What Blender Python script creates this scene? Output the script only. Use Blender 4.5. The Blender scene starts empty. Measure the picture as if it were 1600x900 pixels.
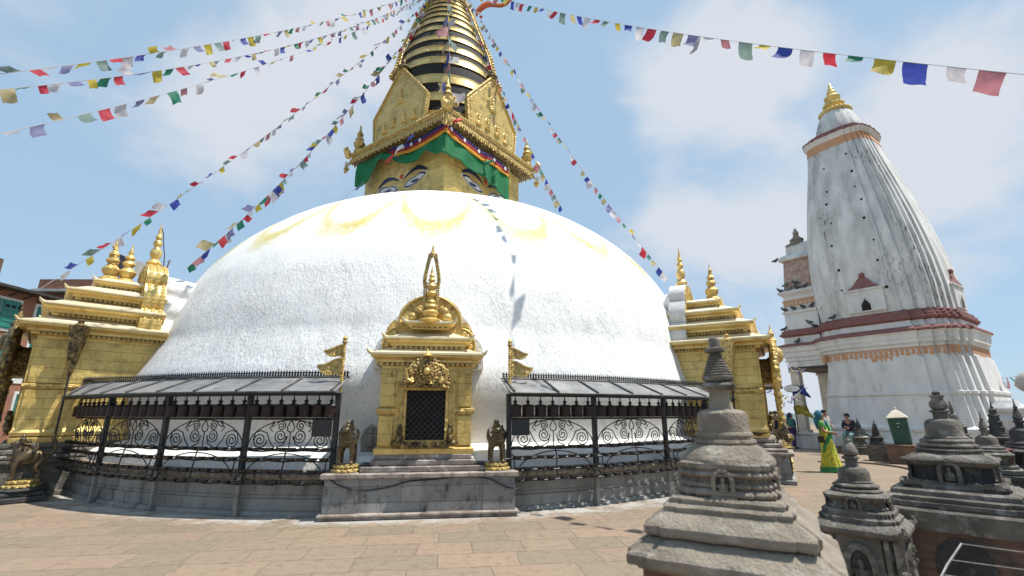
import bpy, bmesh, math, random
from math import sin, cos, pi, radians, sqrt, atan2, hypot
from mathutils import Vector, Matrix, noise

random.seed(7)
R = radians
scn = bpy.context.scene
COL = scn.collection

# ------------------------------------------------------------------ camera
cam_d = bpy.data.cameras.new('camera')
cam = bpy.data.objects.new('camera', cam_d)
COL.objects.link(cam)
cam.location = (0, 0, 1.6)
cam.rotation_euler = (R(90 + 14.7), 0, 0)
cam_d.sensor_width = 36
cam_d.lens = 745 / 1600 * 36
cam_d.clip_end = 6000
cam_d.clip_start = 0.05
cam_d.dof.use_dof = True
cam_d.dof.focus_distance = 9.5
cam_d.dof.aperture_fstop = 1.5
scn.camera = cam

# ------------------------------------------------------------------ world
SUN_EL, SUN_AZ = 66.0, 99.0        # azimuth clockwise from +Y
w = bpy.data.worlds.new('World')
scn.world = w
w.use_nodes = True
nt = w.node_tree
nt.nodes.clear()
N = nt.nodes.new
L = nt.links.new
out = N('ShaderNodeOutputWorld')
bg = N('ShaderNodeBackground')
bg.inputs['Strength'].default_value = 0.10
sky = N('ShaderNodeTexSky')
sky.sky_type = 'NISHITA'
sky.sun_disc = False
sky.sun_elevation = R(SUN_EL)
sky.sun_rotation = R(SUN_AZ)
sky.altitude = 1300
sky.air_density = 1.15
sky.dust_density = 0.9
sky.ozone_density = 1.6
tc = N('ShaderNodeTexCoord')
nrm = N('ShaderNodeVectorMath'); nrm.operation = 'NORMALIZE'
L(tc.outputs['Generated'], nrm.inputs[0])


def wmath(op, a, b=None, c=None):
    n = N('ShaderNodeMath'); n.operation = op
    for i, x in enumerate((a, b, c)):
        if x is None:
            continue
        if isinstance(x, (int, float)):
            n.inputs[i].default_value = x
        else:
            L(x, n.inputs[i])
    return n.outputs[0]


def blob(dx, dy, dz, sharp, amt):
    """soft patch of cloud round a direction in the sky"""
    v = Vector((dx, dy, dz)).normalized()
    d = N('ShaderNodeVectorMath'); d.operation = 'DOT_PRODUCT'
    L(nrm.outputs[0], d.inputs[0]); d.inputs[1].default_value = v
    a = wmath('SUBTRACT', 1.0, d.outputs['Value'])
    a = wmath('MULTIPLY', a, -sharp)
    a = wmath('EXPONENT', a)
    return wmath('MULTIPLY', a, amt)


CLOUDS = [(-.45, 1, .86, 60, .46), (-.60, 1, .76, 90, .46), (-.74, 1, .77, 130, .32), (-.33, 1, .93, 80, .40), (.46, 1, .86, 170, .36), (.64, 1, .93, 130, .40), (.34, 1, .84, 260, .26), (.52, 1, .76, 260, .22),
          (.34, 1, .38, 150, .40), (.55, 1, .43, 130, .38), (.70, 1, .30, 60, .22), (1.04, 1, .70, 130, .50), (1.2, 1, .80, 110, .46), (.33, 1, .63, 500, .24), (.75, 1, .05, 18, .16), (.2, 1, .0, 12, .10)]
acc = None
for c in CLOUDS:
    b = blob(*c)
    acc = b if acc is None else wmath('ADD', acc, b)
mp = N('ShaderNodeMapping')
mp.inputs['Scale'].default_value = (1.0, 1.0, 1.7)
L(nrm.outputs[0], mp.inputs['Vector'])
nz = N('ShaderNodeTexNoise')
nz.inputs['Scale'].default_value = 3.4
nz.inputs['Detail'].default_value = 9
nz.inputs['Roughness'].default_value = 0.52
nz.inputs['Distortion'].default_value = 0.35
L(mp.outputs[0], nz.inputs['Vector'])
nn = wmath('MULTIPLY', wmath('SUBTRACT', nz.outputs['Fac'], 0.5), 1.9)
dens = wmath('ADD', acc, nn)
mr = N('ShaderNodeMapRange')
mr.interpolation_type = 'SMOOTHSTEP'
mr.inputs['From Min'].default_value = 0.10
mr.inputs['From Max'].default_value = 0.72
mr.inputs['To Max'].default_value = 0.92
L(dens, mr.inputs['Value'])
# thin veil everywhere: milky air of the valley
veil = N('ShaderNodeMixRGB'); veil.inputs['Fac'].default_value = 0.80
L(sky.outputs[0], veil.inputs['Color1']); veil.inputs['Color2'].default_value = (3.1, 4.45, 5.85, 1)
mixc = N('ShaderNodeMixRGB')
L(mr.outputs[0], mixc.inputs['Fac'])
L(veil.outputs[0], mixc.inputs['Color1'])
mixc.inputs['Color2'].default_value = (5.15, 5.4, 5.85, 1)
L(mixc.outputs[0], bg.inputs['Color'])
L(bg.outputs[0], out.inputs['Surface'])

# ------------------------------------------------------------------ sun
sd = bpy.data.lights.new('sun', 'SUN')
sd.energy = 4.2
sd.angle = R(0.55)
sd.color = (1.0, 0.955, 0.88)
sun = bpy.data.objects.new('sun', sd)
COL.objects.link(sun)
sun.location = (30, 0, 40)
sdir = Vector((sin(R(SUN_AZ)) * cos(R(SUN_EL)), cos(R(SUN_AZ)) * cos(R(SUN_EL)), sin(R(SUN_EL))))
sun.rotation_euler = (-sdir).to_track_quat('-Z', 'Y').to_euler()

vs = scn.view_settings
vs.view_transform = 'Standard'
vs.look = 'None'
vs.gamma = 1
vs.use_curve_mapping = False
vs.exposure = 0.5
scn.cycles.max_bounces = 6
scn.cycles.use_denoising = True


# ------------------------------------------------------------------ materials
def material(name, col, col2=None, nscale=4.0, rough=.7, metal=0.0, bump=0.0, bscale=30.0, bdist=.02, detail=6.0,
             lo=.35, hi=.65, stretch=None, col3=None, n3scale=12.0, lo3=.55, hi3=.7, brick=None, voro=None, spec=None,
             rvar=0.0, mask3=None):
    m = bpy.data.materials.new(name)
    m.use_nodes = True
    t = m.node_tree
    bs = t.nodes['Principled BSDF']
    n = t.nodes.new
    l = t.links.new
    bs.inputs['Roughness'].default_value = rough
    bs.inputs['Metallic'].default_value = metal
    if spec is not None:
        bs.inputs['Specular IOR Level'].default_value = spec
    co = n('ShaderNodeTexCoord').outputs['Object']
    if stretch:
        mpn = n('ShaderNodeMapping')
        mpn.inputs['Scale'].default_value = stretch
        l(co, mpn.inputs['Vector'])
        cs = mpn.outputs[0]
    else:
        cs = co

    def ramp(fac, a, b):
        r = n('ShaderNodeMapRange')
        r.inputs['From Min'].default_value = a
        r.inputs['From Max'].default_value = b
        l(fac, r.inputs['Value'])
        return r.outputs[0]

    cur = None
    if col2 is not None:
        nz = n('ShaderNodeTexNoise')
        nz.inputs['Scale'].default_value = nscale
        nz.inputs['Detail'].default_value = detail
        l(cs, nz.inputs['Vector'])
        mx = n('ShaderNodeMixRGB')
        mx.inputs['Color1'].default_value = (*col, 1)
        mx.inputs['Color2'].default_value = (*col2, 1)
        l(ramp(nz.outputs['Fac'], lo, hi), mx.inputs['Fac'])
        cur = mx.outputs[0]
        if rvar:
            rr = n('ShaderNodeMapRange')
            rr.inputs['To Min'].default_value = rough - rvar
            rr.inputs['To Max'].default_value = rough + rvar
            rr.inputs['From Min'].default_value = .3
            rr.inputs['From Max'].default_value = .7
            l(nz.outputs['Fac'], rr.inputs['Value'])
            l(rr.outputs[0], bs.inputs['Roughness'])
    if col3 is not None:
        nz = n('ShaderNodeTexNoise')
        nz.inputs['Scale'].default_value = n3scale
        nz.inputs['Detail'].default_value = 8
        nz.inputs['Roughness'].default_value = .6
        l(cs, nz.inputs['Vector'])
        mx = n('ShaderNodeMixRGB')
        mx.inputs['Color2'].default_value = (*col3, 1)
        if cur is None:
            mx.inputs['Color1'].default_value = (*col, 1)
        else:
            l(cur, mx.inputs['Color1'])
        f3 = ramp(nz.outputs['Fac'], lo3, hi3)
        if mask3:
            nm = n('ShaderNodeTexNoise')
            nm.inputs['Scale'].default_value = mask3[0]
            nm.inputs['Detail'].default_value = 4
            l(cs, nm.inputs['Vector'])
            mm_ = n('ShaderNodeMath'); mm_.operation = 'MULTIPLY'; mm_.use_clamp = True
            l(f3, mm_.inputs[0]); l(ramp(nm.outputs['Fac'], mask3[1], mask3[2]), mm_.inputs[1])
            f3 = mm_.outputs[0]
        l(f3, mx.inputs['Fac'])
        cur = mx.outputs[0]
    heights = []
    if brick:
        # brick = (w, h, mortar, mortar_colour, strength, vertical)
        bw, bh, mo, mc, stg, vert = brick
        if vert:
            sp = n('ShaderNodeSeparateXYZ')
            l(co, sp.inputs[0])
            ad = n('ShaderNodeMath'); ad.operation = 'ADD'
            l(sp.outputs[0], ad.inputs[0]); l(sp.outputs[1], ad.inputs[1])
            cb = n('ShaderNodeCombineXYZ')
            l(ad.outputs[0], cb.inputs[0]); l(sp.outputs[2], cb.inputs[1])
            vec = cb.outputs[0]
        else:
            vec = co
        br = n('ShaderNodeTexBrick')
        br.inputs['Scale'].default_value = 1
        br.inputs['Brick Width'].default_value = bw
        br.inputs['Row Height'].default_value = bh
        br.inputs['Mortar Size'].default_value = mo
        br.inputs['Mortar Smooth'].default_value = .2
        br.inputs['Color1'].default_value = (1, 1, 1, 1)
        br.inputs['Color2'].default_value = (.72, .72, .72, 1)
        br.inputs['Mortar'].default_value = (*mc, 1)
        l(vec, br.inputs['Vector'])
        mx = n('ShaderNodeMixRGB'); mx.blend_type = 'MULTIPLY'
        mx.inputs['Fac'].default_value = stg
        if cur is None:
            mx.inputs['Color1'].default_value = (*col, 1)
        else:
            l(cur, mx.inputs['Color1'])
        l(br.outputs['Color'], mx.inputs['Color2'])
        cur = mx.outputs[0]
        inv = n('ShaderNodeMath'); inv.operation = 'MULTIPLY'; inv.inputs[1].default_value = -.6
        l(br.outputs['Fac'], inv.inputs[0])
        heights.append(inv.outputs[0])
    if cur is None:
        bs.inputs['Base Color'].default_value = (*col, 1)
    else:
        l(cur, bs.inputs['Base Color'])
    if voro:
        vn = n('ShaderNodeTexVoronoi')
        vn.inputs['Scale'].default_value = voro[0]
        vn.feature = 'SMOOTH_F1'
        l(co, vn.inputs['Vector'])
        mm = n('ShaderNodeMath'); mm.operation = 'MULTIPLY'; mm.inputs[1].default_value = -voro[1]
        l(vn.outputs['Distance'], mm.inputs[0])
        heights.append(mm.outputs[0])
    if bump:
        nz = n('ShaderNodeTexNoise')
        nz.inputs['Scale'].default_value = bscale
        nz.inputs['Detail'].default_value = 6
        nz.inputs['Roughness'].default_value = .6
        l(co, nz.inputs['Vector'])
        mm = n('ShaderNodeMath'); mm.operation = 'MULTIPLY'; mm.inputs[1].default_value = bump
        l(nz.outputs['Fac'], mm.inputs[0])
        heights.append(mm.outputs[0])
    if heights:
        h = heights[0]
        for x in heights[1:]:
            a = n('ShaderNodeMath'); a.operation = 'ADD'
            l(h, a.inputs[0]); l(x, a.inputs[1])
            h = a.outputs[0]
        bp = n('ShaderNodeBump')
        bp.inputs['Distance'].default_value = bdist
        bp.inputs['Strength'].default_value = 1
        l(h, bp.inputs['Height'])
        l(bp.outputs[0], bs.inputs['Normal'])
    return m


GC = (.76, .56, .185)
GC2 = (.62, .43, .13)
gold_sheet = material('gilded_sheet', GC, GC2, 1.3, .40, .34, bump=1.4, bscale=5, bdist=.03, brick=(.42, .21, .005, (.5, .45, .36), .55, True), col3=(.30, .20, .07), n3scale=3.2, lo3=.50, hi3=.78, rvar=.12)
gold = material('gilded_copper', (.76, .56, .20), (.58, .40, .135), 2.2, .42, .45, bump=.5, bscale=22, bdist=.01, col3=(.16, .1, .04), n3scale=6, lo3=.58, hi3=.8, rvar=.1)
gold_orn = material('gilded_repousse', (.70, .50, .17), (.46, .31, .10), 7, .44, .4, bump=.6, bscale=40, bdist=.03, voro=(11, 1.6), col3=(.08, .05, .025), n3scale=14, lo3=.56, hi3=.74)
gold_fine = material('gilded_filigree', (.66, .49, .18), (.40, .28, .10), 14, .44, .4, bump=.6, bscale=70, bdist=.02, voro=(26, 1.4), col3=(.05, .035, .02), n3scale=24, lo3=.52, hi3=.7)
gold_sunlit = material('sunlit_roof_gilding', (.84, .75, .55), (.72, .60, .36), 2.0, .55, .2, bump=.5, bscale=14, bdist=.01, col3=(.42, .33, .2), n3scale=6, lo3=.55, hi3=.8)  # sunlit look of the roof sheets put into a paler gold
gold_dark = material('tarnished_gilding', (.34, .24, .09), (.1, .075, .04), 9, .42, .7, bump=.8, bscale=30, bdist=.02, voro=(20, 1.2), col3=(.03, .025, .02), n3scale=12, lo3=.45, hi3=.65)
gold_spire = material('spire_gilding', (.74, .56, .22), (.6, .44, .16), 1.5, .34, .6, bump=.4, bscale=7, bdist=.012, brick=(.38, 6, .006, (.45, .4, .3), .7, True), rvar=.08)
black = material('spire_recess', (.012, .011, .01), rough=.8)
iron = material('black_iron', (.018, .018, .02), (.035, .033, .032), 9, .45, .3, bump=.3, bscale=60, bdist=.004)
iron_grey = material('painted_iron', (.05, .05, .052), (.12, .115, .105), 6, .55, .2, bump=.3, bscale=60, bdist=.004)
roof_sheet = material('weathered_roof_sheet', (.20, .20, .205), (.31, .305, .30), 2.2, .55, .35, bump=.6, bscale=14, bdist=.01, col3=(.11, .10, .095), n3scale=5, lo3=.52, hi3=.75)
wheel_m = material('dark_copper_wheel', (.02, .012, .010), (.04, .02, .014), 18, .45, .4, bump=.9, bscale=55, bdist=.006)
plaster_grey = material('limewashed_plinth', (.34, .325, .30), (.20, .19, .172), 1.6, .85, bump=.6, bscale=26, bdist=.015, col3=(.11, .095, .075), n3scale=3.2, lo3=.54, hi3=.74, stretch=(1.4, 1.4, .5), brick=(1.1, .3, .006, (.55, .52, .5), .6, True))
stain_ledge = material('stained_ledge', (.36, .33, .28), (.17, .13, .09), 5, .85, bump=.7, bscale=30, bdist=.02, stretch=(3, 3, .5), col3=(.06, .045, .03), n3scale=4, lo3=.5, hi3=.68)
ped_stone = material('pedestal_stone', (.33, .325, .31), (.2, .19, .18), 2.0, .8, bump=.7, bscale=40, bdist=.012, col3=(.07, .062, .055), n3scale=9, lo3=.54, hi3=.72, stretch=(1, 1, .7), brick=(.62, .24, .006, (.6, .55, .5), .7, True))
step_stone = material('offering_step', (.42, .36, .31), (.2, .16, .135), 3.5, .75, bump=.6, bscale=30, bdist=.01, col3=(.1, .08, .06), n3scale=8, lo3=.52, hi3=.7)
red_step = material('vermilion_smeared_step', (.27, .225, .195), (.16, .13, .115), 5, .75, bump=.6, bscale=30, bdist=.01, col3=(.5, .46, .4), n3scale=6, lo3=.52, hi3=.68)
lime = material('white_limewash', (.80, .795, .78), (.74, .73, .71), 3, .9, bump=1.0, bscale=16, bdist=.03)
lime_old = material('aged_limewash', (.66, .655, .65), (.46, .455, .45), 2.2, .9, bump=1.0, bscale=14, bdist=.03, stretch=(1, 1, .5))
stone_d = material('carved_grey_stone', (.165, .146, .120), (.080, .071, .059), 5, .82, bump=1.0, bscale=34, bdist=.02, col3=(.30, .285, .26), n3scale=9, lo3=.52, hi3=.72)
stone_l = material('dusty_carved_stone', (.315, .265, .208), (.185, .156, .122), 4, .88, bump=1.2, bscale=60, bdist=.016, voro=(34, .5), col3=(.38, .34, .285), n3scale=11, lo3=.52, hi3=.72)
stone_k = material('black_stone', (.06, .058, .056), (.03, .029, .029), 6, .75, bump=1.0, bscale=36, bdist=.02, col3=(.14, .135, .125), n3scale=10, lo3=.55, hi3=.75)
brick_red = material('old_brick', (.27, .12, .075), (.17, .08, .055), 4, .9, bump=.7, bscale=30, bdist=.02, brick=(.24, .075, .012, (.8, .7, .6), .75, True), col3=(.33, .27, .22), n3scale=3, lo3=.56, hi3=.75)
brick_brown = material('soiled_brick', (.235, .13, .09), (.14, .095, .07), 3, .9, bump=.7, bscale=26, bdist=.02, brick=(.24, .07, .01, (.7, .65, .6), .6, True), col3=(.06, .055, .05), n3scale=2, lo3=.5, hi3=.7)
house_brick = material('house_brick', (.36, .17, .105), (.28, .135, .09), 3, .9, brick=(.26, .08, .012, (.85, .8, .75), .6, True), bump=.4, bscale=20)
green_paint = material('green_paint', (.02, .20, .15), (.015, .15, .12), 3, .5)
box_green = material('dark_green_paint', (.012, .055, .035), (.02, .075, .05), 4, .5, bump=.2, bscale=30, bdist=.004, col3=(.004, .02, .014), n3scale=7)
white_paint = material('white_paint', (.7, .69, .66), (.55, .54, .5), 4, .6)
dark_gap = material('dark_opening', (.012, .012, .012), rough=.9)
wood_dark = material('dark_timber', (.05, .038, .03), (.025, .02, .018), 6, .7)
cable_m = material('rubber_cable', (.02, .02, .022), rough=.6)
steel = material('galvanised_pipe', (.30, .285, .27), (.2, .19, .18), 12, .45, .6)


tymp_m = material('dark_gilded_relief', (.50, .35, .12), (.26, .17, .06), 12, .42, .45, bump=.8, bscale=50, bdist=.03, voro=(24, 2.2), col3=(.05, .035, .018), n3scale=20, lo3=.46, hi3=.64)


def dome_material():
    m = material('dome_limewash', (.87, .865, .85), (.82, .81, .79), 2.5, .92)
    t = m.node_tree
    n = t.nodes.new; l = t.links.new
    bs = t.nodes['Principled BSDF']
    co = n('ShaderNodeTexCoord').outputs['Object']

    def mt(op, a, b=None):
        q = n('ShaderNodeMath'); q.operation = op
        for i, x in enumerate((a, b)):
            if x is None: continue
            if isinstance(x, (int, float)): q.inputs[i].default_value = x
            else: l(x, q.inputs[i])
        return q.outputs[0]

    def noise_tex(scale, detail, stretch=None, rough=.55):
        q = n('ShaderNodeTexNoise')
        q.inputs['Scale'].default_value = scale
        q.inputs['Detail'].default_value = detail
        q.inputs['Roughness'].default_value = rough
        if stretch:
            mp = n('ShaderNodeMapping'); mp.inputs['Scale'].default_value = stretch
            l(co, mp.inputs['Vector']); l(mp.outputs[0], q.inputs['Vector'])
        else:
            l(co, q.inputs['Vector'])
        return q.outputs['Fac']

    def rng(v, a, b, c=0, d=1, smooth=False):
        r = n('ShaderNodeMapRange')
        if smooth: r.interpolation_type = 'SMOOTHSTEP'
        for k, x in zip(('From Min', 'From Max', 'To Min', 'To Max'), (a, b, c, d)):
            r.inputs[k].default_value = x
        l(v, r.inputs['Value'])
        return r.outputs[0]
    sp = n('ShaderNodeSeparateXYZ'); l(co, sp.inputs[0])
    # local axes: -Y faces the front shrine
    ang = mt('ARCTAN2', sp.outputs[0], mt('MULTIPLY', sp.outputs[1], -1))       # 0 at the front, + to the right
    ph = mt('ADD', mt('DIVIDE', mt('ADD', ang, R(1.3)), R(16.6)), 100.5)
    fr = mt('SUBTRACT', mt('FRACT', ph), .5)
    au = mt('MULTIPLY', mt('ABSOLUTE', fr), 2)
    zed = mt('ADD', mt('MULTIPLY', mt('POWER', au, 2.4), 1.5), 5.86)
    dz = mt('SUBTRACT', sp.outputs[2], zed)
    n1 = noise_tex(3.0, 8, (1, 1, .45), .65)
    n2 = noise_tex(12, 6, (1, 1, .16), .6)
    dzn = mt('ADD', dz, mt('MULTIPLY', mt('SUBTRACT', n1, .5), .30))
    dzn = mt('ADD', dzn, mt('MULTIPLY', mt('SUBTRACT', n2, .5), .55))
    up = rng(dzn, .10, .40, 1, 0, True)
    dn = rng(dzn, -.62, .04, 0, 1, True)
    amt = mt('MULTIPLY', up, dn)
    amt = mt('MULTIPLY', amt, rng(noise_tex(1.1, 4), .30, .55, .62, 1))
    amt = mt('MULTIPLY', amt, rng(sp.outputs[2], 6.8, 7.8, 1.0, .7))
    amt = mt('MULTIPLY', amt, rng(n2, .28, .60, .60, 1.0))
    old = bs.inputs['Base Color'].links[0].from_socket
    # grey soiling: drip specks in the middle band, faint runs lower down
    sp_n = noise_tex(22, 6, (1, 1, .5), .7)
    band = mt('MULTIPLY', rng(sp.outputs[2], 5.2, 4.0, 0, 1, True), rng(sp.outputs[2], .8, 2.2, .45, 1, True))
    specks = mt('MULTIPLY', mt('MULTIPLY', rng(sp_n, .50, .66, 0, .62), band), rng(noise_tex(.9, 4), .34, .62, .35, 1.0))
    runs = mt('MULTIPLY', rng(noise_tex(3.4, 7, (1, 1, .07), .65), .50, .72, 0, .34), rng(sp.outputs[2], 5.4, 2.4, 0, 1))
    mx = n('ShaderNodeMixRGB'); mx.inputs['Color2'].default_value = (.43, .425, .41, 1)
    l(mt('MAXIMUM', specks, runs), mx.inputs['Fac']); l(old, mx.inputs['Color1'])
    mx2 = n('ShaderNodeMixRGB'); mx2.inputs['Color2'].default_value = (.64, .535, .17, 1)
    l(amt, mx2.inputs['Fac']); l(mx.outputs[0], mx2.inputs['Color1'])
    l(mx2.outputs[0], bs.inputs['Base Color'])
    h = mt('ADD', mt('MULTIPLY', sp_n, 1.1), mt('ADD', mt('MULTIPLY', noise_tex(3.2, 5, (1, 1, .5)), 1.6), mt('MULTIPLY', noise_tex(11, 4, (1, 1, .1), .6), .9)))
    bp = n('ShaderNodeBump'); bp.inputs['Distance'].default_value = .035
    l(mt('MULTIPLY', rng(sp.outputs[2], 4.6, 5.6, 1.0, .3), rng(noise_tex(.7, 4), .36, .66, .35, 1.0)), bp.inputs['Strength'])
    l(h, bp.inputs['Height']); l(bp.outputs[0], bs.inputs['Normal'])
    return m


def paving_material():
    m = bpy.data.materials.new('sandstone_paving'); m.use_nodes = True
    t = m.node_tree; n = t.nodes.new; l = t.links.new
    bs = t.nodes['Principled BSDF']
    bs.inputs['Roughness'].default_value = .8
    co = n('ShaderNodeTexCoord').outputs['Object']

    def mt(op, a, b=None):
        q = n('ShaderNodeMath'); q.operation = op
        for i, x in enumerate((a, b)):
            if x is None: continue
            if isinstance(x, (int, float)): q.inputs[i].default_value = x
            else: l(x, q.inputs[i])
        return q.outputs[0]

    def rng(v, a, b, c=0, d=1):
        r = n('ShaderNodeMapRange')
        for k, x in zip(('From Min', 'From Max', 'To Min', 'To Max'), (a, b, c, d)):
            r.inputs[k].default_value = x
        l(v, r.inputs['Value'])
        return r.outputs[0]

    def nz(scale, detail=6, vec=co, rough=.55):
        q = n('ShaderNodeTexNoise'); q.inputs['Scale'].default_value = scale
        q.inputs['Detail'].default_value = detail; q.inputs['Roughness'].default_value = rough
        l(vec, q.inputs['Vector'])
        return q
    wob = nz(1.3, 4)
    vm = n('ShaderNodeVectorMath'); vm.operation = 'SUBTRACT'; l(wob.outputs['Color'], vm.inputs[0]); vm.inputs[1].default_value = (.5, .5, .5)
    vs_ = n('ShaderNodeVectorMath'); vs_.operation = 'SCALE'; l(vm.outputs[0], vs_.inputs[0]); vs_.inputs['Scale'].default_value = .13
    va = n('ShaderNodeVectorMath'); va.operation = 'ADD'; l(co, va.inputs[0]); l(vs_.outputs[0], va.inputs[1])
    mp = n('ShaderNodeMapping'); mp.inputs['Rotation'].default_value = (0, 0, R(-8)); l(va.outputs[0], mp.inputs['Vector'])
    br = n('ShaderNodeTexBrick')
    br.offset = .37; br.squash = .7; br.squash_frequency = 3
    for k, x in (('Scale', 1), ('Brick Width', .92), ('Row Height', .52), ('Mortar Size', .006), ('Mortar Smooth', .35), ('Bias', 0)):
        br.inputs[k].default_value = x
    br.inputs['Color1'].default_value = (.305, .212, .150, 1)
    br.inputs['Color2'].default_value = (.215, .172, .118, 1)
    br.inputs['Mortar'].default_value = (.185, .145, .105, 1)
    l(mp.outputs[0], br.inputs['Vector'])
    vo = n('ShaderNodeTexVoronoi'); vo.inputs['Scale'].default_value = .9; l(va.outputs[0], vo.inputs['Vector'])
    mx = n('ShaderNodeMixRGB'); mx.blend_type = 'OVERLAY'; mx.inputs['Fac'].default_value = .0
    l(br.outputs['Color'], mx.inputs['Color1']); l(vo.outputs['Color'], mx.inputs['Color2'])
    big = nz(.5, 8, rough=.65)
    mx2 = n('ShaderNodeMixRGB'); mx2.inputs['Color2'].default_value = (.25, .20, .135, 1)
    l(rng(big.outputs['Fac'], .40, .66, 0, .55), mx2.inputs['Fac']); l(mx.outputs[0], mx2.inputs['Color1'])
    fine = nz(9, 8, rough=.7)
    mx3 = n('ShaderNodeMixRGB'); mx3.blend_type = 'MULTIPLY'; mx3.inputs['Color2'].default_value = (.56, .52, .47, 1)
    l(rng(fine.outputs['Fac'], .50, .72, 0, .8), mx3.inputs['Fac']); l(mx2.outputs[0], mx3.inputs['Color1'])
    ve = n('ShaderNodeTexVoronoi'); ve.feature = 'DISTANCE_TO_EDGE'; ve.inputs['Scale'].default_value = .75
    l(va.outputs[0], ve.inputs['Vector'])
    crack = mt('MULTIPLY', rng(ve.outputs['Distance'], .007, .002), rng(nz(.9, 5).outputs['Fac'], .54, .62))
    mxc = n('ShaderNodeMixRGB'); mxc.blend_type = 'MULTIPLY'; mxc.inputs['Color2'].default_value = (.70, .64, .58, 1)
    l(crack, mxc.inputs['Fac']); l(mx3.outputs[0], mxc.inputs['Color1'])
    mx3 = mxc
    # lime splashes on the paving close to the dome plinth
    sp = n('ShaderNodeSeparateXYZ'); l(co, sp.inputs[0])
    dx = mt('SUBTRACT', sp.outputs[0], -2.86); dy = mt('SUBTRACT', sp.outputs[1], 18.28)
    rad = mt('SQRT', mt('ADD', mt('MULTIPLY', dx, dx), mt('MULTIPLY', dy, dy)))
    radn = mt('ADD', rad, mt('MULTIPLY', mt('SUBTRACT', nz(5, 6, rough=.7).outputs['Fac'], .5), 1.0))
    spl = mt('MULTIPLY', rng(radn, 10.75, 10.35), rng(nz(2.2, 8, rough=.7).outputs['Fac'], .40, .58))
    mx4 = n('ShaderNodeMixRGB'); mx4.inputs['Color2'].default_value = (.42, .40, .37, 1)
    l(spl, mx4.inputs['Fac']); l(mx3.outputs[0], mx4.inputs['Color1'])
    # far away: the wooded valley floor in place of paving
    mx5 = n('ShaderNodeMixRGB'); mx5.inputs['Color2'].default_value = (.10, .13, .11, 1)
    l(rng(rad, 60, 90), mx5.inputs['Fac']); l(mx4.outputs[0], mx5.inputs['Color1'])
    l(mx5.outputs[0], bs.inputs['Base Color'])
    h = mt('ADD', mt('MULTIPLY', br.outputs['Fac'], -.7), mt('MULTIPLY', fine.outputs['Fac'], .5))
    h = mt('ADD', h, mt('MULTIPLY', nz(2.5, 5).outputs['Fac'], 1.3))
    bp = n('ShaderNodeBump'); bp.inputs['Distance'].default_value = .025
    l(h, bp.inputs['Height']); l(bp.outputs[0], bs.inputs['Normal'])
    return m


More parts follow.
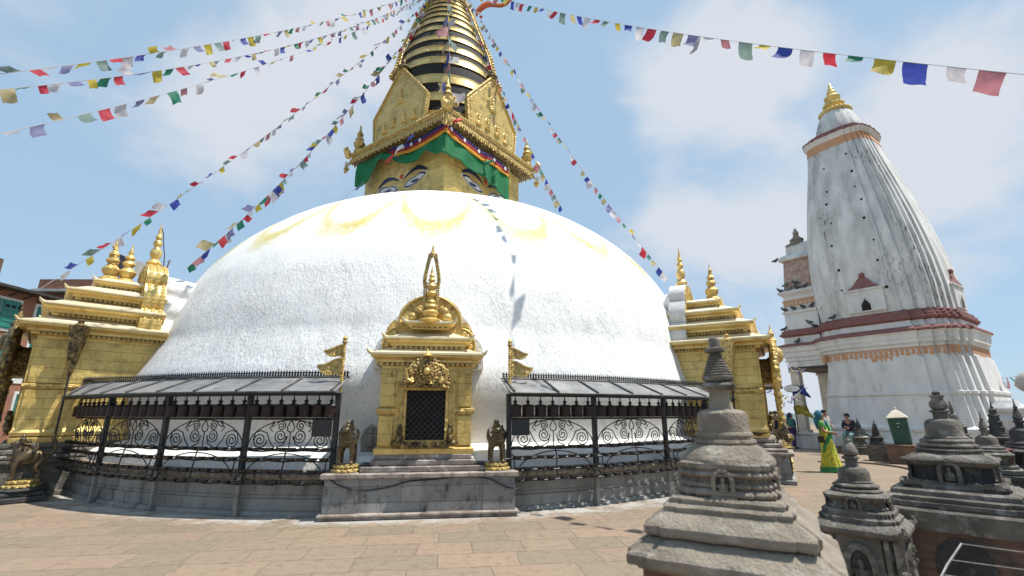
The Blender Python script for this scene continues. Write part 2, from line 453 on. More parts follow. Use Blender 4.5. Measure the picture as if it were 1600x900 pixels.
# ------------------------------------------------------------------ mesh helpers
class MB:
    def __init__(self, Mx=None):
        self.v = []; self.f = []
        self.M = Mx or Matrix.Identity(4)

    def add(self, vs_, fs):
        o = len(self.v)
        M_ = self.M
        self.v += [tuple(M_ @ Vector(p)) for p in vs_]
        self.f += [tuple(i + o for i in f) for f in fs]

    def box(self, x0, x1, y0, y1, z0, z1, b=0.0):
        if b <= 0:
            vs_ = [(x, y, z) for z in (z0, z1) for y in (y0, y1) for x in (x0, x1)]
            self.add(vs_, [(0, 2, 3, 1), (4, 5, 7, 6), (0, 1, 5, 4), (2, 6, 7, 3), (0, 4, 6, 2), (1, 3, 7, 5)])
        else:
            def ring(i, z):
                return [(x0 + i, y0 + i, z), (x1 - i, y0 + i, z), (x1 - i, y1 - i, z), (x0 + i, y1 - i, z)]
            self.loft([ring(b, z0), ring(0, z0 + b), ring(0, z1 - b), ring(b, z1)])

    def loft(self, rings, closed=True, caps=True):
        n = len(rings[0])
        vs_ = [p for r in rings for p in r]
        fs = []
        for i in range(len(rings) - 1):
            for j in range(n if closed else n - 1):
                a = i * n + j; b = i * n + (j + 1) % n
                fs.append((a, b, b + n, a + n))
        if caps:
            fs.append(tuple(range(n - 1, -1, -1)))
            fs.append(tuple((len(rings) - 1) * n + j for j in range(n)))
        self.add(vs_, fs)

    def lathe(self, prof, n=24, c=(0, 0), mod=None, caps=True):
        rings = []
        for i, (r, z) in enumerate(prof):
            rings.append([(c[0] + r * (mod(2 * pi * k / n, i) if mod else 1) * cos(2 * pi * k / n),
                           c[1] + r * (mod(2 * pi * k / n, i) if mod else 1) * sin(2 * pi * k / n), z) for k in range(n)])
        self.loft(rings, caps=caps)

    def plan(self, pl, levels, caps=True):
        rings = []
        for lv in levels:
            s, z = lv[0], lv[1]
            ox, oy = (lv[2], lv[3]) if len(lv) > 2 else (0, 0)
            rings.append([(x * s + ox, y * s + oy, z) for x, y in pl])
        self.loft(rings, caps=caps)

    def prism(self, outl, y0, y1, bev=0.0):
        """outline of (x, z), counter-clockwise seen from -Y, extruded from y0 to y1"""
        if bev:
            cx = sum(p[0] for p in outl) / len(outl); cz = sum(p[1] for p in outl) / len(outl)
            k = [(cx + (x - cx) * (1 - bev), cz + (z - cz) * (1 - bev)) for x, z in outl]
            d = (y1 - y0) * .25
            self.loft([[(x, y0, z) for x, z in k], [(x, y0 + d, z) for x, z in outl], [(x, y1, z) for x, z in outl]])
        else:
            self.loft([[(x, y0, z) for x, z in outl], [(x, y1, z) for x, z in outl]])

    def tube(self, path, r, n=6, caps=True, radii=None):
        path = [Vector(p) for p in path]
        rings = []
        up = None
        for i, p in enumerate(path):
            a = path[max(i - 1, 0)]; b = path[min(i + 1, len(path) - 1)]
            d = (b - a)
            if d.length < 1e-9: d = Vector((0, 0, 1))
            d.normalize()
            if up is None:
                up = d.orthogonal().normalized()
            else:
                up = (up - d * up.dot(d))
                if up.length < 1e-6: up = d.orthogonal()
                up.normalize()
            s = d.cross(up)
            rr = radii[i] if radii else r
            rings.append([tuple(p + (up * cos(2 * pi * k / n) + s * sin(2 * pi * k / n)) * rr) for k in range(n)])
        self.loft(rings, caps=caps)

    def ball(self, c, rx, ry=None, rz=None, n=10, m=7):
        ry = rx if ry is None else ry
        rz = rx if rz is None else rz
        rings = []
        for i in range(1, m):
            a = -pi / 2 + pi * i / m
            rings.append([(c[0] + rx * cos(a) * cos(2 * pi * k / n), c[1] + ry * cos(a) * sin(2 * pi * k / n), c[2] + rz * sin(a)) for k in range(n)])
        self.loft(rings)

    def rough(self, amp, scale, start=0):
        for i in range(start, len(self.v)):
            p = Vector(self.v[i])
            q = noise.noise_vector(p * scale) * amp + noise.noise_vector(p * scale * 3.1) * amp * .4
            self.v[i] = tuple(p + q)

    def build(self, name, mat, parent=None, smooth=True, angle=38, origin=None):
        me = bpy.data.meshes.new(name)
        vs_ = self.v
        if origin is not None:
            o = Vector(origin)
            vs_ = [tuple(Vector(p) - o) for p in vs_]
        me.from_pydata(vs_, [], self.f)
        me.update()
        bm = bmesh.new(); bm.from_mesh(me)
        bmesh.ops.recalc_face_normals(bm, faces=bm.faces)
        bm.to_mesh(me); bm.free()
        if smooth:
            me.shade_smooth()
            me.set_sharp_from_angle(angle=R(angle))
        return link(name, me, mat, parent, origin)


def link(name, me, mat, parent=None, origin=None):
    if not me.materials and mat is not None:
        for m_ in (mat if isinstance(mat, (list, tuple)) else [mat]):
            me.materials.append(m_)
    o = bpy.data.objects.new(name, me)
    COL.objects.link(o)
    if parent is not None:
        o.parent = parent
    if origin is not None:
        o.location = origin
    return o


def tag(o, label=None, cat=None, group=None, kind=None):
    if label: o['label'] = label
    if cat: o['category'] = cat
    if group: o['group'] = group
    if kind: o['kind'] = kind
    return o


def thing(name, label, cat, loc=(0, 0, 0), rz=0.0, group=None):
    o = bpy.data.objects.new(name, None)
    COL.objects.link(o)
    o.location = loc
    o.rotation_euler = (0, 0, rz)
    o.empty_display_size = .3
    return tag(o, label, cat, group)


def dup(root, loc, rz, label=None, scale=None):
    kids = {}
    for o in COL.objects:
        if o.parent: kids.setdefault(o.parent.name, []).append(o)

    def rec(o, par):
        c = o.copy(); COL.objects.link(c)
        if par is not None: c.parent = par
        for ch in kids.get(o.name, []): rec(ch, c)
        return c
    r = rec(root, None)
    r.location = loc; r.rotation_euler = (0, 0, rz)
    if scale: r.scale = (scale,) * 3
    if label: r['label'] = label
    return r


def frame(o, xdir):
    """local x along xdir (horizontal), y = to its left, z up"""
    x = Vector((xdir[0], xdir[1], 0)).normalized()
    y = Vector((-x.y, x.x, 0))
    return Matrix(((x.x, y.x, 0, o[0]), (x.y, y.y, 0, o[1]), (0, 0, 1, o[2]), (0, 0, 0, 1)))


def redent(steps):
    """square plan with stepped corners; steps = [(x, y), ...] outermost face first, last has x == y"""
    q = []
    prev = None
    for x, y in steps:
        if prev is not None:
            q.append((x, prev))
        q.append((x, y))
        prev = y
    mir = [(y, x) for x, y in reversed(q)]
    if abs(q[-1][0] - q[-1][1]) < 1e-6: mir = mir[1:]
    quad = q + mir
    pts = []
    for k in range(4):
        a = k * pi / 2
        ca, sa = round(cos(a)), round(sin(a))
        pts += [(x * ca - y * sa, x * sa + y * ca) for x, y in quad]
    return pts


def dense(pl, step):
    r = []
    for i, p in enumerate(pl):
        q = pl[(i + 1) % len(pl)]
        d = hypot(q[0] - p[0], q[1] - p[1])
        k = max(1, int(d / step + .5))
        r += [(p[0] + (q[0] - p[0]) * j / k, p[1] + (q[1] - p[1]) * j / k) for j in range(k)]
    return r


SQ = [(1, -1), (1, 1), (-1, 1), (-1, -1)]
RED = redent([(1.0, .55), (.93, .76), (.85, .85)])
REDS = redent([(1.0, .74), (.955, .955)])
RED3 = redent([(1.0, .42), (.92, .62), (.84, .76), (.76, .76)])


def roll(s, z0, z1, bulge, n=5):
    """round moulding"""
    return [(s + bulge * sin(pi * i / n), z0 + (z1 - z0) * i / n) for i in range(n + 1)]


def arc(cx, cz, r, a0, a1, n, rz=None):
    rz = r if rz is None else rz
    return [(cx + r * cos(R(a0 + (a1 - a0) * i / n)), cz + rz * sin(R(a0 + (a1 - a0) * i / n))) for i in range(n + 1)]


def skin_mesh(name, verts, edges, radii, root=0, sub=1):
    me = bpy.data.meshes.new(name)
    me.from_pydata(verts, edges, [])
    o = bpy.data.objects.new(name, me)
    COL.objects.link(o)
    md = o.modifiers.new('skin', 'SKIN')
    md.use_smooth_shade = True
    for i, v in enumerate(me.skin_vertices[0].data):
        r = radii[i]
        v.radius = r if isinstance(r, tuple) else (r, r)
        v.use_root = (i == root)
    ss = o.modifiers.new('sub', 'SUBSURF'); ss.levels = sub; ss.render_levels = sub
    dg = bpy.context.evaluated_depsgraph_get()
    dg.update()
    ev = o.evaluated_get(dg)
    new = bpy.data.meshes.new_from_object(ev)
    bpy.data.objects.remove(o)
    bpy.data.meshes.remove(me)
    new.name = name
    new.materials.clear()
    new.shade_smooth()
    return new


# ------------------------------------------------------------------ setting: axis of the dome and its frame
AX = Vector((-2.86, 18.28, 0))
A0 = R(-81.1)


def pol(r, phi, z=0.0):
    a = A0 + R(phi)
    return Vector((AX.x + r * cos(a), AX.y + r * sin(a), z))


# ground
g = MB()
S = 3000
g.add([(-S, -S, 0), (S, -S, 0), (S, S, 0), (-S, S, 0)], [(0, 1, 2, 3)])
tag(g.build('ground', paving_material(), smooth=False), kind='structure')

# ------------------------------------------------------------------ the great white stupa
stupa = thing('stupa', 'huge whitewashed stupa dome with gilded eyed tower and ringed spire', 'stupa', AX, R(-81.1 + 90))
# local frame of the stupa: -Y towards the front shrine, +X to the right
m = MB()
NP = 144
prof = [(10.02, 0), (9.98, .06), (9.93, .07), (9.93, .24), (9.90, .245), (9.90, .52)]
m.lathe(prof + [(9.3, .52)], NP)
m.build('base_plinth', plaster_grey, stupa, angle=30)
m = MB()
m.lathe([(9.86, .521), (9.90, .53)] + [(9.90 + .07 * sin(pi * i / 6), .54 + .12 * i / 6) for i in range(7)] + [(9.86, .67), (9.3, .70)], NP)
m.build('ledge', stain_ledge, stupa, angle=30)
ledge_m = material('ledge_limewash', (.85, .845, .83), (.78, .77, .75), 3, .9, bump=1.0, bscale=16, bdist=.03)  # brighter copy of the white limewash for the sloping ledge
m = MB()
m.lathe([(9.80, .68), (9.78, .80), (9.72, .86), (9.64, .89), (9.05, 1.06), (8.8, 1.09)], NP)
m.build('upper_plinth', ledge_m, stupa, angle=30)

DCX = .27
m = MB()
prof = []
nd = 110
for i in range(nd + 1):
    t = pi / 2 * i / nd
    prof.append((max(9.0 * cos(t) ** .924, .01), 2.065 + 7.08 * sin(t) ** .911))
prof = [(9.08, .98), (9.10, 1.2), (9.16, 1.5), (9.22, 1.8), (9.26, 2.05), (9.26, 2.3), (9.17, 2.55), (9.08, 2.8), (9.0, 3.05)] + [q for q in prof if q[1] > 3.2]
m.lathe(prof, 260)
# hand-laid limewash: slow waviness of the shell
for i, p in enumerate(m.v):
    v = Vector(p)
    k = 1 + .004 * noise.noise(v * .55) + .0016 * noise.noise(v * 2.3)
    m.v[i] = (DCX * min(1, max(0, (p[2] - 2.2) / 2.2)) + p[0] * k, p[1] * k, p[2] * (1 + .003 * noise.noise(v * .5 + Vector((9, 0, 0)))))
m.build('dome', dome_material(), stupa, angle=60)

# square gilded tower (harmika), one corner towards the front
RD = redent([(1, 1)])


def rot45(pl):
    return [((x - y), (x + y)) for x, y in pl]    # square with half-diagonal 2 -> scaled below


DIA = [(0, -1), (1, 0), (0, 1), (-1, 0)]
m = MB()
m.plan(DIA, [(3.18, 8.2), (3.18, 11.3), (3.24, 11.4)])
m.build('harmika', gold_sheet, stupa, angle=30)
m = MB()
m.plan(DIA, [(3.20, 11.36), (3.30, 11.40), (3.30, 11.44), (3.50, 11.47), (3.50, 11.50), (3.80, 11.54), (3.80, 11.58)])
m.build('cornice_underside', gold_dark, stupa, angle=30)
m = MB()
m.plan(DIA, [(3.78, 11.582), (3.86, 11.60), (3.86, 11.72), (3.80, 11.74), (3.80, 11.80), (3.90, 11.84), (3.90, 11.96), (3.70, 12.08), (2.6, 12.14)])
m.build('cornice', gold_fine, stupa, angle=30)


def face_M(side, h):
    """frame on a face of the tower: local x from the near corner along the face, -y outwards, z up"""
    C = Vector((0, -h, 0))
    u = Vector((side, 1, 0)).normalized()
    o = Vector((side, -1, 0)).normalized()
    return Matrix(((u.x, -o.x, 0, C.x), (u.y, -o.y, 0, C.y), (0, 0, 1, 0), (0, 0, 0, 1)))


# beads, fringe and hanging bells of the cornice
m = MB()
m2 = MB()
for k in range(4):
    rz = Matrix.Rotation(k * pi / 2, 4, 'Z')
    m.M = rz @ face_M(1, 3.9)
    m2.M = rz @ face_M(1, 3.86)
    Lf = 3.9 * sqrt(2)
    n_ = 46
    for i in range(n_):
        x = Lf * (i + .5) / n_
        m.ball((x, -.012, 11.90), .045, .04, .05, 6, 4)
        m2.box(x - .035, x + .035, -.02, .01, 11.53 - .04 * (i % 2), 11.62)
        m2.ball((x, -.005, 11.52 - .04 * (i % 2)), .03, n=5, m=4)
    for x in (.0, Lf):
        m.tube([(x, .0, 11.86), (x, -.16, 11.9), (x, -.24, 12.05), (x, -.14, 12.2), (x, -.05, 12.12)], .05, 6, radii=[.09, .08, .07, .05, .02])
        m.ball((x, -.1, 11.95), .14, .14, .18)
        for j in range(4):
            m2.tube([(x, -.06 - .05 * j, 11.55), (x, -.06 - .05 * j, 11.28 - .06 * (j % 2))], .012, 5)
            m2.ball((x, -.06 - .05 * j, 11.25 - .06 * (j % 2)), .05, .05, .07, 6, 4)
m.build('cornice_beading', gold, stupa)
m2.build('hanging_fringe', gold_orn, stupa)

# valance of green cloth with rainbow trim, both visible faces
green_cloth = material('green_silk', (.0, .155, .048), (.0, .115, .034), 2.5, .8, bump=.5, bscale=9, bdist=.03)
trim_cols = [('blue_trim', (.018, .012, .12)), ('red_trim', (.30, .008, .010)), ('yellow_trim', (.60, .27, .012))]
trim_mats = [material(n_, c, tuple(x * .8 for x in c), 5, .85) for n_, c in trim_cols]
white_lotus = material('white_applique', (.7, .68, .66), rough=.7)


def lerp_tab(tab, s):
    if s <= tab[0][0]: return tab[0][1]
    for (a, b), (c, d) in zip(tab, tab[1:]):
        if s <= c:
            return b + (d - b) * (s - a) / (c - a)
    return tab[-1][1]


def cloth(side, s0, s1, top, bot, name, mat, fold, depth, off=0.0, parent=stupa, ns=70, nz_=12):
    m = MB(face_M(side, 3.6 + off))
    v = []
    for i in range(ns + 1):
        s = s0 + (s1 - s0) * i / ns
        zt = lerp_tab(top, s); zb = lerp_tab(bot, s)
        for j in range(nz_ + 1):
            f = j / nz_
            z = zt + (zb - zt) * f
            y = -.05 - fold * (.3 + f) * (sin(s * 7.1 + 1.7 * sin(s * 2.3) + f * 1.3) * .5 + .6 * noise.noise(Vector((s * 1.7, z * 1.2, side * 3.0)))) - depth * f
            v.append((s, y, z))
    n1 = nz_ + 1
    fs = [(i * n1 + j, (i + 1) * n1 + j, (i + 1) * n1 + j + 1, i * n1 + j + 1) for i in range(ns) for j in range(nz_)]
    m.add(v, fs)
    o = m.build(name, mat, parent, angle=180)
    sol = o.modifiers.new('thick', 'SOLIDIFY'); sol.thickness = .012
    return o


val = thing('cloth_valance', 'green cloth valance with blue, red and yellow trim under the gilded cornice', 'valance', AX, R(-81.1 + 90))
Rtop = [(-.05, 11.42), (.75, 11.30), (1.9, 11.22), (2.5, 11.32), (3.6, 11.22)]
Rbot = [(-.05, 10.20), (.46, 10.27), (1.32, 10.22), (2.25, 10.16), (3.05, 9.95), (3.6, 9.55)]
Ltop = [(-.05, 11.44), (1.04, 11.30), (1.88, 11.28), (2.8, 11.42), (3.4, 11.44), (4.2, 11.44), (5.0, 11.42)]
Lbot = [(-.05, 10.20), (.45, 10.38), (.89, 10.62), (1.31, 10.42), (1.81, 10.36), (2.25, 10.56), (2.7, 10.92), (3.2, 11.05), (3.65, 11.0), (3.85, 10.8), (4.1, 10.45), (4.58, 10.25), (5.0, 10.45)]
for side, top, bot, s1, ts1 in ((1, Rtop, Rbot, 3.6, 3.6), (-1, Ltop, Lbot, 4.9, 2.9)):
    ns = 70
    a = [(s, z - .40) for s, z in top]
    cloth(side, -.10, s1, [(s, z - (.385 if s < ts1 else .0)) for s, z in top] if side == 1 else
          [(s, z - .385 * max(0, min(1, (2.95 - s) / .25))) for s, z in top + [] if True], bot, 'cloth_panel', green_cloth, .08 if side == 1 else .13, .02 if side == 1 else .10, parent=val)
    for k in range(3):
        cloth(side, -.10, ts1, [(s, z - .135 * k) for s, z in top], [(s, z - .135 * (k + 1)) for s, z in top], 'trim_stripe', trim_mats[k],   .03, .0, .05 + .004 * k, parent=val, nz_=3)
    m = MB(face_M(side, 3.74))
    for s in ((.25, .95, 1.75, 2.7, 3.4) if side == 1 else (1.3, 1.75, 2.2)):
        zt = lerp_tab(top, s) - .13
        m.prism([(s - .07, zt), (s, zt - .09), (s + .07, zt), (s, zt + .09)], -.02, 0)
    m.build('trim_flower', white_lotus, val)
# streamers tied under the cornice
strm = [material('streamer_red', (.5, .03, .03), rough=.6), material('streamer_white', (.7, .68, .68), rough=.6),
        material('streamer_yellow', (.6, .42, .04), rough=.6), material('streamer_blue', (.03, .05, .3), rough=.6)]


def ribbon(name, pts, width, mat, parent, M_):
    m = MB(M_)
    v = []
    for i, p in enumerate(pts):
        wv = width * (.5 + .5 * sin(pi * (i + .6) / (len(pts) + .2)))
        v += [(p[0], p[1], p[2] + wv / 2), (p[0], p[1] - .05 * (i % 2), p[2] - wv / 2)]
    m.add(v, [(2 * i, 2 * i + 2, 2 * i + 3, 2 * i + 1) for i in range(len(pts) - 1)])
    o = m.build(name, mat, parent, angle=180)
    o.modifiers.new('thick', 'SOLIDIFY').thickness = .012


FL = face_M(-1, 3.9)
FRt = face_M(1, 3.9)

ribbon('streamer', [(3.1, 0, 10.62), (2.95, -.1, 10.72), (2.75, -.15, 10.74), (2.5, -.1, 10.85)], .2, strm[0], val, FL)
ribbon('streamer', [(2.5, -.1, 10.85), (2.3, -.15, 10.98), (2.1, -.1, 11.08)], .22, strm[1], val, FL)
ribbon('streamer', [(1.95, -.1, 11.0), (1.7, -.2, 11.12), (1.5, -.1, 11.3)], .16, strm[3], val, FL)
ribbon('streamer', [(3.62, 0, 11.1), (3.6, -.05, 10.7), (3.58, -.05, 10.3), (3.6, 0, 10.0)], .3, strm[2], val, FRt)
ribbon('streamer', [(.35, 0, 11.5), (.5, -.1, 11.6), (.65, -.1, 11.72)], .16, strm[0], val, FRt)
ribbon('streamer', [(2.0, 0, 10.62), (2.2, -.1, 10.75), (2.45, -.1, 10.9)], .14, green_cloth, val, FRt)

# painted eyes: thin enamelled plates on the two visible faces
eye_white = material('eye_white_paint', (.62, .60, .57), rough=.5)
eye_blue = material('eye_dark_blue_paint', (.018, .022, .07), rough=.45)
eye_blue2 = material('eye_mid_blue_paint', (.03, .035, .09), rough=.45)
tika_red = material('vermilion_paint', (.45, .07, .03), rough=.5)


def eye_shape(cx, cz, wd, ht, mir, n=16):
    """half-closed almond eye: upper lid with a dip in the middle"""
    up, lo = [], []
    for i in range(n + 1):
        t = -1 + 2 * i / n
        base = -.40 * t * mir
        u = (1 - t * t) ** .8 * .62 - .34 * math.exp(-(t / .28) ** 2) * (1 if True else 0) + .10 * math.exp(-(t / .7) ** 2)
        lw = -(1 - t * t) ** .75 * .52 + .0
        up.append((cx + wd * t, cz + ht * (u + base)))
        lo.append((cx + wd * t, cz + ht * (lw + base)))
    return lo + up[::-1][1:-1]


for side in (1, -1):
    FM = face_M(side, 3.18)
    for (cs, mir) in ((1.50, 1), (3.00, -1)):
        par = MB(FM)
        par.prism(eye_shape(cs, 9.93, .64, .34, mir), -.008, .004)
        e = par.build('painted_eye', eye_white, stupa, angle=30)
        for nm, sc, mt_, y in (('outline', .92, eye_blue, -.013), ('eye_white', .78, eye_white, -.018), ('iris', .6, eye_blue2, -.023)):
            q = MB(FM)
            if nm == 'iris':
                q.prism([(x, z) for x, z in arc(cs, 9.935, .22, 180, 360, 12, .10)] + [(cs + .1, 9.95), (cs - .1, 9.95)], y, y + .008)
            else:
                q.prism(eye_shape(cs, 9.93, .64 * sc, .34 * (sc - .14 * (sc < .9)), mir), y, y + .008)
            q.build(nm, mt_, e, angle=30)
        q = MB(FM)
        bo = []
        for i in range(15):
            t = -1 + 2 * i / 14
            bo.append((cs + .66 * t, 10.13 + .34 * (1 - t * t) + .05 * t * mir * 0 + (.04 if t * mir < 0 else 0)))
        bi = []
        for i in range(15):
            t = 1 - 2 * i / 14
            bi.append((cs + .64 * t, 10.11 + .21 * (1 - t * t)))
        q.prism((bo + bi[1:-1])[::-1], -.012, .004)
        q.build('painted_brow', eye_blue, stupa, angle=30)
    q = MB(FM)
    q.lathe([(.10, 0), (.10, .012), (.06, .03), (.02, .035)], 14)
    q.v = [tuple(FM @ Vector((2.27 + a_[0], -a_[2], 10.3 + a_[1]))) for a_ in [tuple(FM.inverted() @ Vector(p)) for p in q.v]]
    q.build('forehead_mark', tika_red, stupa)

# four gilded five-sided shields standing on the cornice
for k in range(4):
    rz = Matrix.Rotation(k * pi / 2, 4, 'Z')
    FM = rz @ face_M(1, 3.62)
    cx = 2.56
    outl = [(cx - 1.42, 11.90), (cx + 1.42, 11.90), (cx + 1.55, 13.15), (cx + .12, 14.85), (cx - .12, 14.85), (cx - 1.55, 13.15)]
    m = MB(FM)
    m.prism(outl, -.02, .12)
    sh = m.build('shield_panel', gold_sheet, stupa, angle=30)
    m = MB(FM)
    edge = outl[1:] + outl[:1]
    for a, b in zip(edge[:-1], edge[1:]):
        m.tube([(a[0], -.03, a[1]), (b[0], -.03, b[1])], .045, 6)
    ins = [(cx + (x - cx) * .88, 13.3 + (z - 13.3) * .88) for x, z in outl]
    for a, b in zip(ins, ins[1:] + ins[:1]):
        m.tube([(a[0], -.02, a[1]), (b[0], -.02, b[1])], .022, 5)
    m.build('border', gold_orn, sh)
    for (bx, bz, sc) in ((cx, 13.55, 1.35), (cx - .85, 12.45, 1), (cx - .3, 12.52, 1), (cx + .3, 12.52, 1), (cx + .85, 12.45, 1)):
        m = MB(FM)
        # seated figure on a lotus with halo
        m.ball((bx, -.02, bz - .14 * sc), .17 * sc, .09, .06 * sc, 10, 6)
        m.ball((bx, -.02, bz - .06 * sc), .14 * sc, .08, .06 * sc, 10, 6)
        m.ball((bx, -.05, bz + .06 * sc), .075 * sc, .06, .12 * sc, 8, 6)
        m.ball((bx, -.06, bz + .2 * sc), .05 * sc, .05, .06 * sc, 8, 6)
        m.tube([(bx + .15 * sc * cos(R(a_)), -.02, bz + .14 * sc + .17 * sc * sin(R(a_))) for a_ in range(-30, 211, 20)], .015 * sc, 5)
        m.build('seated_figure', gold, sh)
    m = MB(FM)
    m.M = FM @ Matrix.Translation((cx, .05, 14.85))
    m.lathe([(.10, -.02), (.18, .02), (.24, .12), (.22, .16), (.12, .24), (.14, .3), (.07, .38), (.03, .5), (.01, .55)], 14)
    m.build('bell_finial', gold_dark, sh)
# corner pinnacles of the cornice
for k in range(4):
    rz = Matrix.Rotation(k * pi / 2, 4, 'Z')
    m = MB(rz @ Matrix.Translation((0, -3.55, 12.05)))
    m.lathe([(.2, 0), (.2, .1), (.13, .16), (.22, .3), (.24, .42), (.12, .52), (.18, .6), (.1, .75), (.14, .84), (.06, 1.0), (.03, 1.25), (.01, 1.3)], 14)
    m.build('corner_pinnacle', gold_orn, stupa)
    m = MB(rz @ face_M(1, 3.75) @ Matrix.Translation((.38, 0, 12.35)))
    m.tube([(.16 * cos(R(a_)), 0, .16 * sin(R(a_)) + .08) for a_ in range(0, 361, 30)], .05, 6)
    m.ball((0, 0, .08), .08)
    m.build('wheel_ornament', gold_orn, stupa)

# spire of thirteen rings
bands = [(12.5, 12.75), (13.16, 13.60), (13.99, 14.50), (14.99, 15.42), (15.67, 16.04), (16.34, 16.68), (17.05, 17.38), (17.61, 17.95), (18.1, 18.34), (18.49, 18.68), (18.83, 19.03), (19.16, 19.32), (19.45, 19.6)]
RT = [(12.1, 2.5), (13, 2.48), (14.0, 2.42), (15.0, 2.3), (16.45, 2.02), (17.5, 1.66), (18.5, 1.33), (19.5, 1.02), (20.4, .76), (21, .6)]


def lean(z):
    return -.16 * max(0, (z - 12) / 8)


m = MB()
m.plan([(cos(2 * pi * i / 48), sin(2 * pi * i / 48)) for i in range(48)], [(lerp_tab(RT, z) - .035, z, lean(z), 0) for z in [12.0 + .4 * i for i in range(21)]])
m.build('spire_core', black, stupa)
for a, b in bands:
    a, b = a + .06 * (b - a), b - .10 * (b - a)
    ra, rb = lerp_tab(RT, a), lerp_tab(RT, b)
    m = MB()
    n_ = 72
    cir = [(cos(2 * pi * i / n_), sin(2 * pi * i / n_)) for i in range(n_)]
    l0, l1 = lean(a), lean(b)
    m.plan(cir, [(ra - .032, a, l0, 0), (ra - .005, a, l0, 0), (ra, a + .01, l0, 0), (rb + .0, b - .05, l1, 0), (rb + .012, b - .045, l1, 0), (rb + .010, b - .005, l1, 0), (rb - .3, b, l1, 0)])
    m.build('spire_ring', gold_spire, stupa, angle=30)
# ornamental strips climbing the spire from each shield
for k in range(4):
    ang = R(-90 + 58 + k * 90) if k % 2 == 0 else R(-90 - 58 + (k + 1) * 90)
    ang = [R(-90 + 62), R(-90 - 62), R(90 - 62), R(90 + 62)][k]
    m = MB()
    for i in range(60):
        f = i / 59
        z = 14.9 + f * 4.5
        r = lerp_tab(RT, z) + .10 + .05 * (i % 2)
        if f < .12: r += .12 * (1 - f / .12)
        m.ball((r * cos(ang) + lean(z), r * sin(ang), z), .10 - .035 * f, .10 - .035 * f, .085, 6, 4)
    for s in (-1, 1):
        m.tube([((lerp_tab(RT, 14.9 + .45 * i) + .1) * cos(ang + s * .06) + lean(14.9 + .45 * i), (lerp_tab(RT, 14.9 + .45 * i) + .1) * sin(ang + s * .06), 14.9 + .45 * i) for i in range(11)], .035, 5)
    m.build('spire_strip', gold_orn, stupa)
# crowning parasol, mostly above the frame
m = MB(Matrix.Translation((lean(20.0), 0, 19.5)))
m.lathe([(.5, 0), (.62, .04), (1.0, .12), (1.06, .16), (1.06, .34), (1.0, .4), (.85, .46), (.5, .8), (.3, 1.0), (.34, 1.1), (.2, 1.3), (.26, 1.45), (.12, 1.8), (.15, 1.95), (.03, 2.6)], 30)
m.build('parasol_crown', gold_orn, stupa)
m = MB(Matrix.Translation((lean(20.0), 0, 19.5)))
for i in range(20):
    a = 2 * pi * i / 20
    m.tube([(1.04 * cos(a), 1.04 * sin(a), .2), (1.06 * cos(a), 1.06 * sin(a), -.12)], .02, 5)
    m.ball((1.06 * cos(a), 1.06 * sin(a), -.16), .07, .07, .1, 6, 4)
m.build('parasol_fringe', gold_dark, stupa)


# ------------------------------------------------------------------ gilded shrines set into the dome
def trilobe(wl, wu, z0, z1, zt, n=10, notch=.0):
    """backplate: shoulder lobes of half-width wl up to z1, upper dome of half-width wu up to zt (x, z), ccw from -Y"""
    pts = [(-wl, z0), (wl, z0)]
    pts += [(wl + notch * 0, z0 + (z1 - z0) * .35)]
    sh = arc(wl - (wl - wu) * 1.0, z0 + (z1 - z0) * .35, (wl - wu), 0, 78, n, (z1 - z0) * .65)
    pts += sh[1:]
    up = []
    for i in range(n * 2 + 1):
        a = R(-12 + 204 * i / (n * 2))
        up.append((wu * cos(a), z1 + (zt - z1) * max(sin(a), -.2) if sin(a) > 0 else z1 + wu * .5 * sin(a)))
    pts += up
    pts += [(-x, z) for x, z in sh[::-1][:-1]]
    pts += [(-wl, z0 + (z1 - z0) * .35)]
    r = []
    for p in pts:
        if not r or hypot(p[0] - r[-1][0], p[1] - r[-1][1]) > .004: r.append(p)
    return r


def lotus_finial(m, z, s, h):
    """vase, lotus and spire"""
    pet = lambda a, i: 1 + .10 * abs(sin(a * 5)) if i in (1, 2, 3) else 1
    m.lathe([(.10 * s, z), (.20 * s, z + .05 * h), (.26 * s, z + .11 * h), (.18 * s, z + .17 * h), (.13 * s, z + .2 * h), (.2 * s, z + .27 * h), (.22 * s, z + .34 * h), (.14 * s, z + .42 * h), (.10 * s, z + .46 * h), (.17 * s, z + .52 * h), (.15 * s, z + .57 * h), (.08 * s, z + .61 * h), (.13 * s, z + .66 * h), (.11 * s, z + .7 * h), (.055 * s, z + .75 * h), (.07 * s, z + .8 * h), (.03 * s, z + .87 * h), (.012 * s, z + h)], 16, mod=pet)


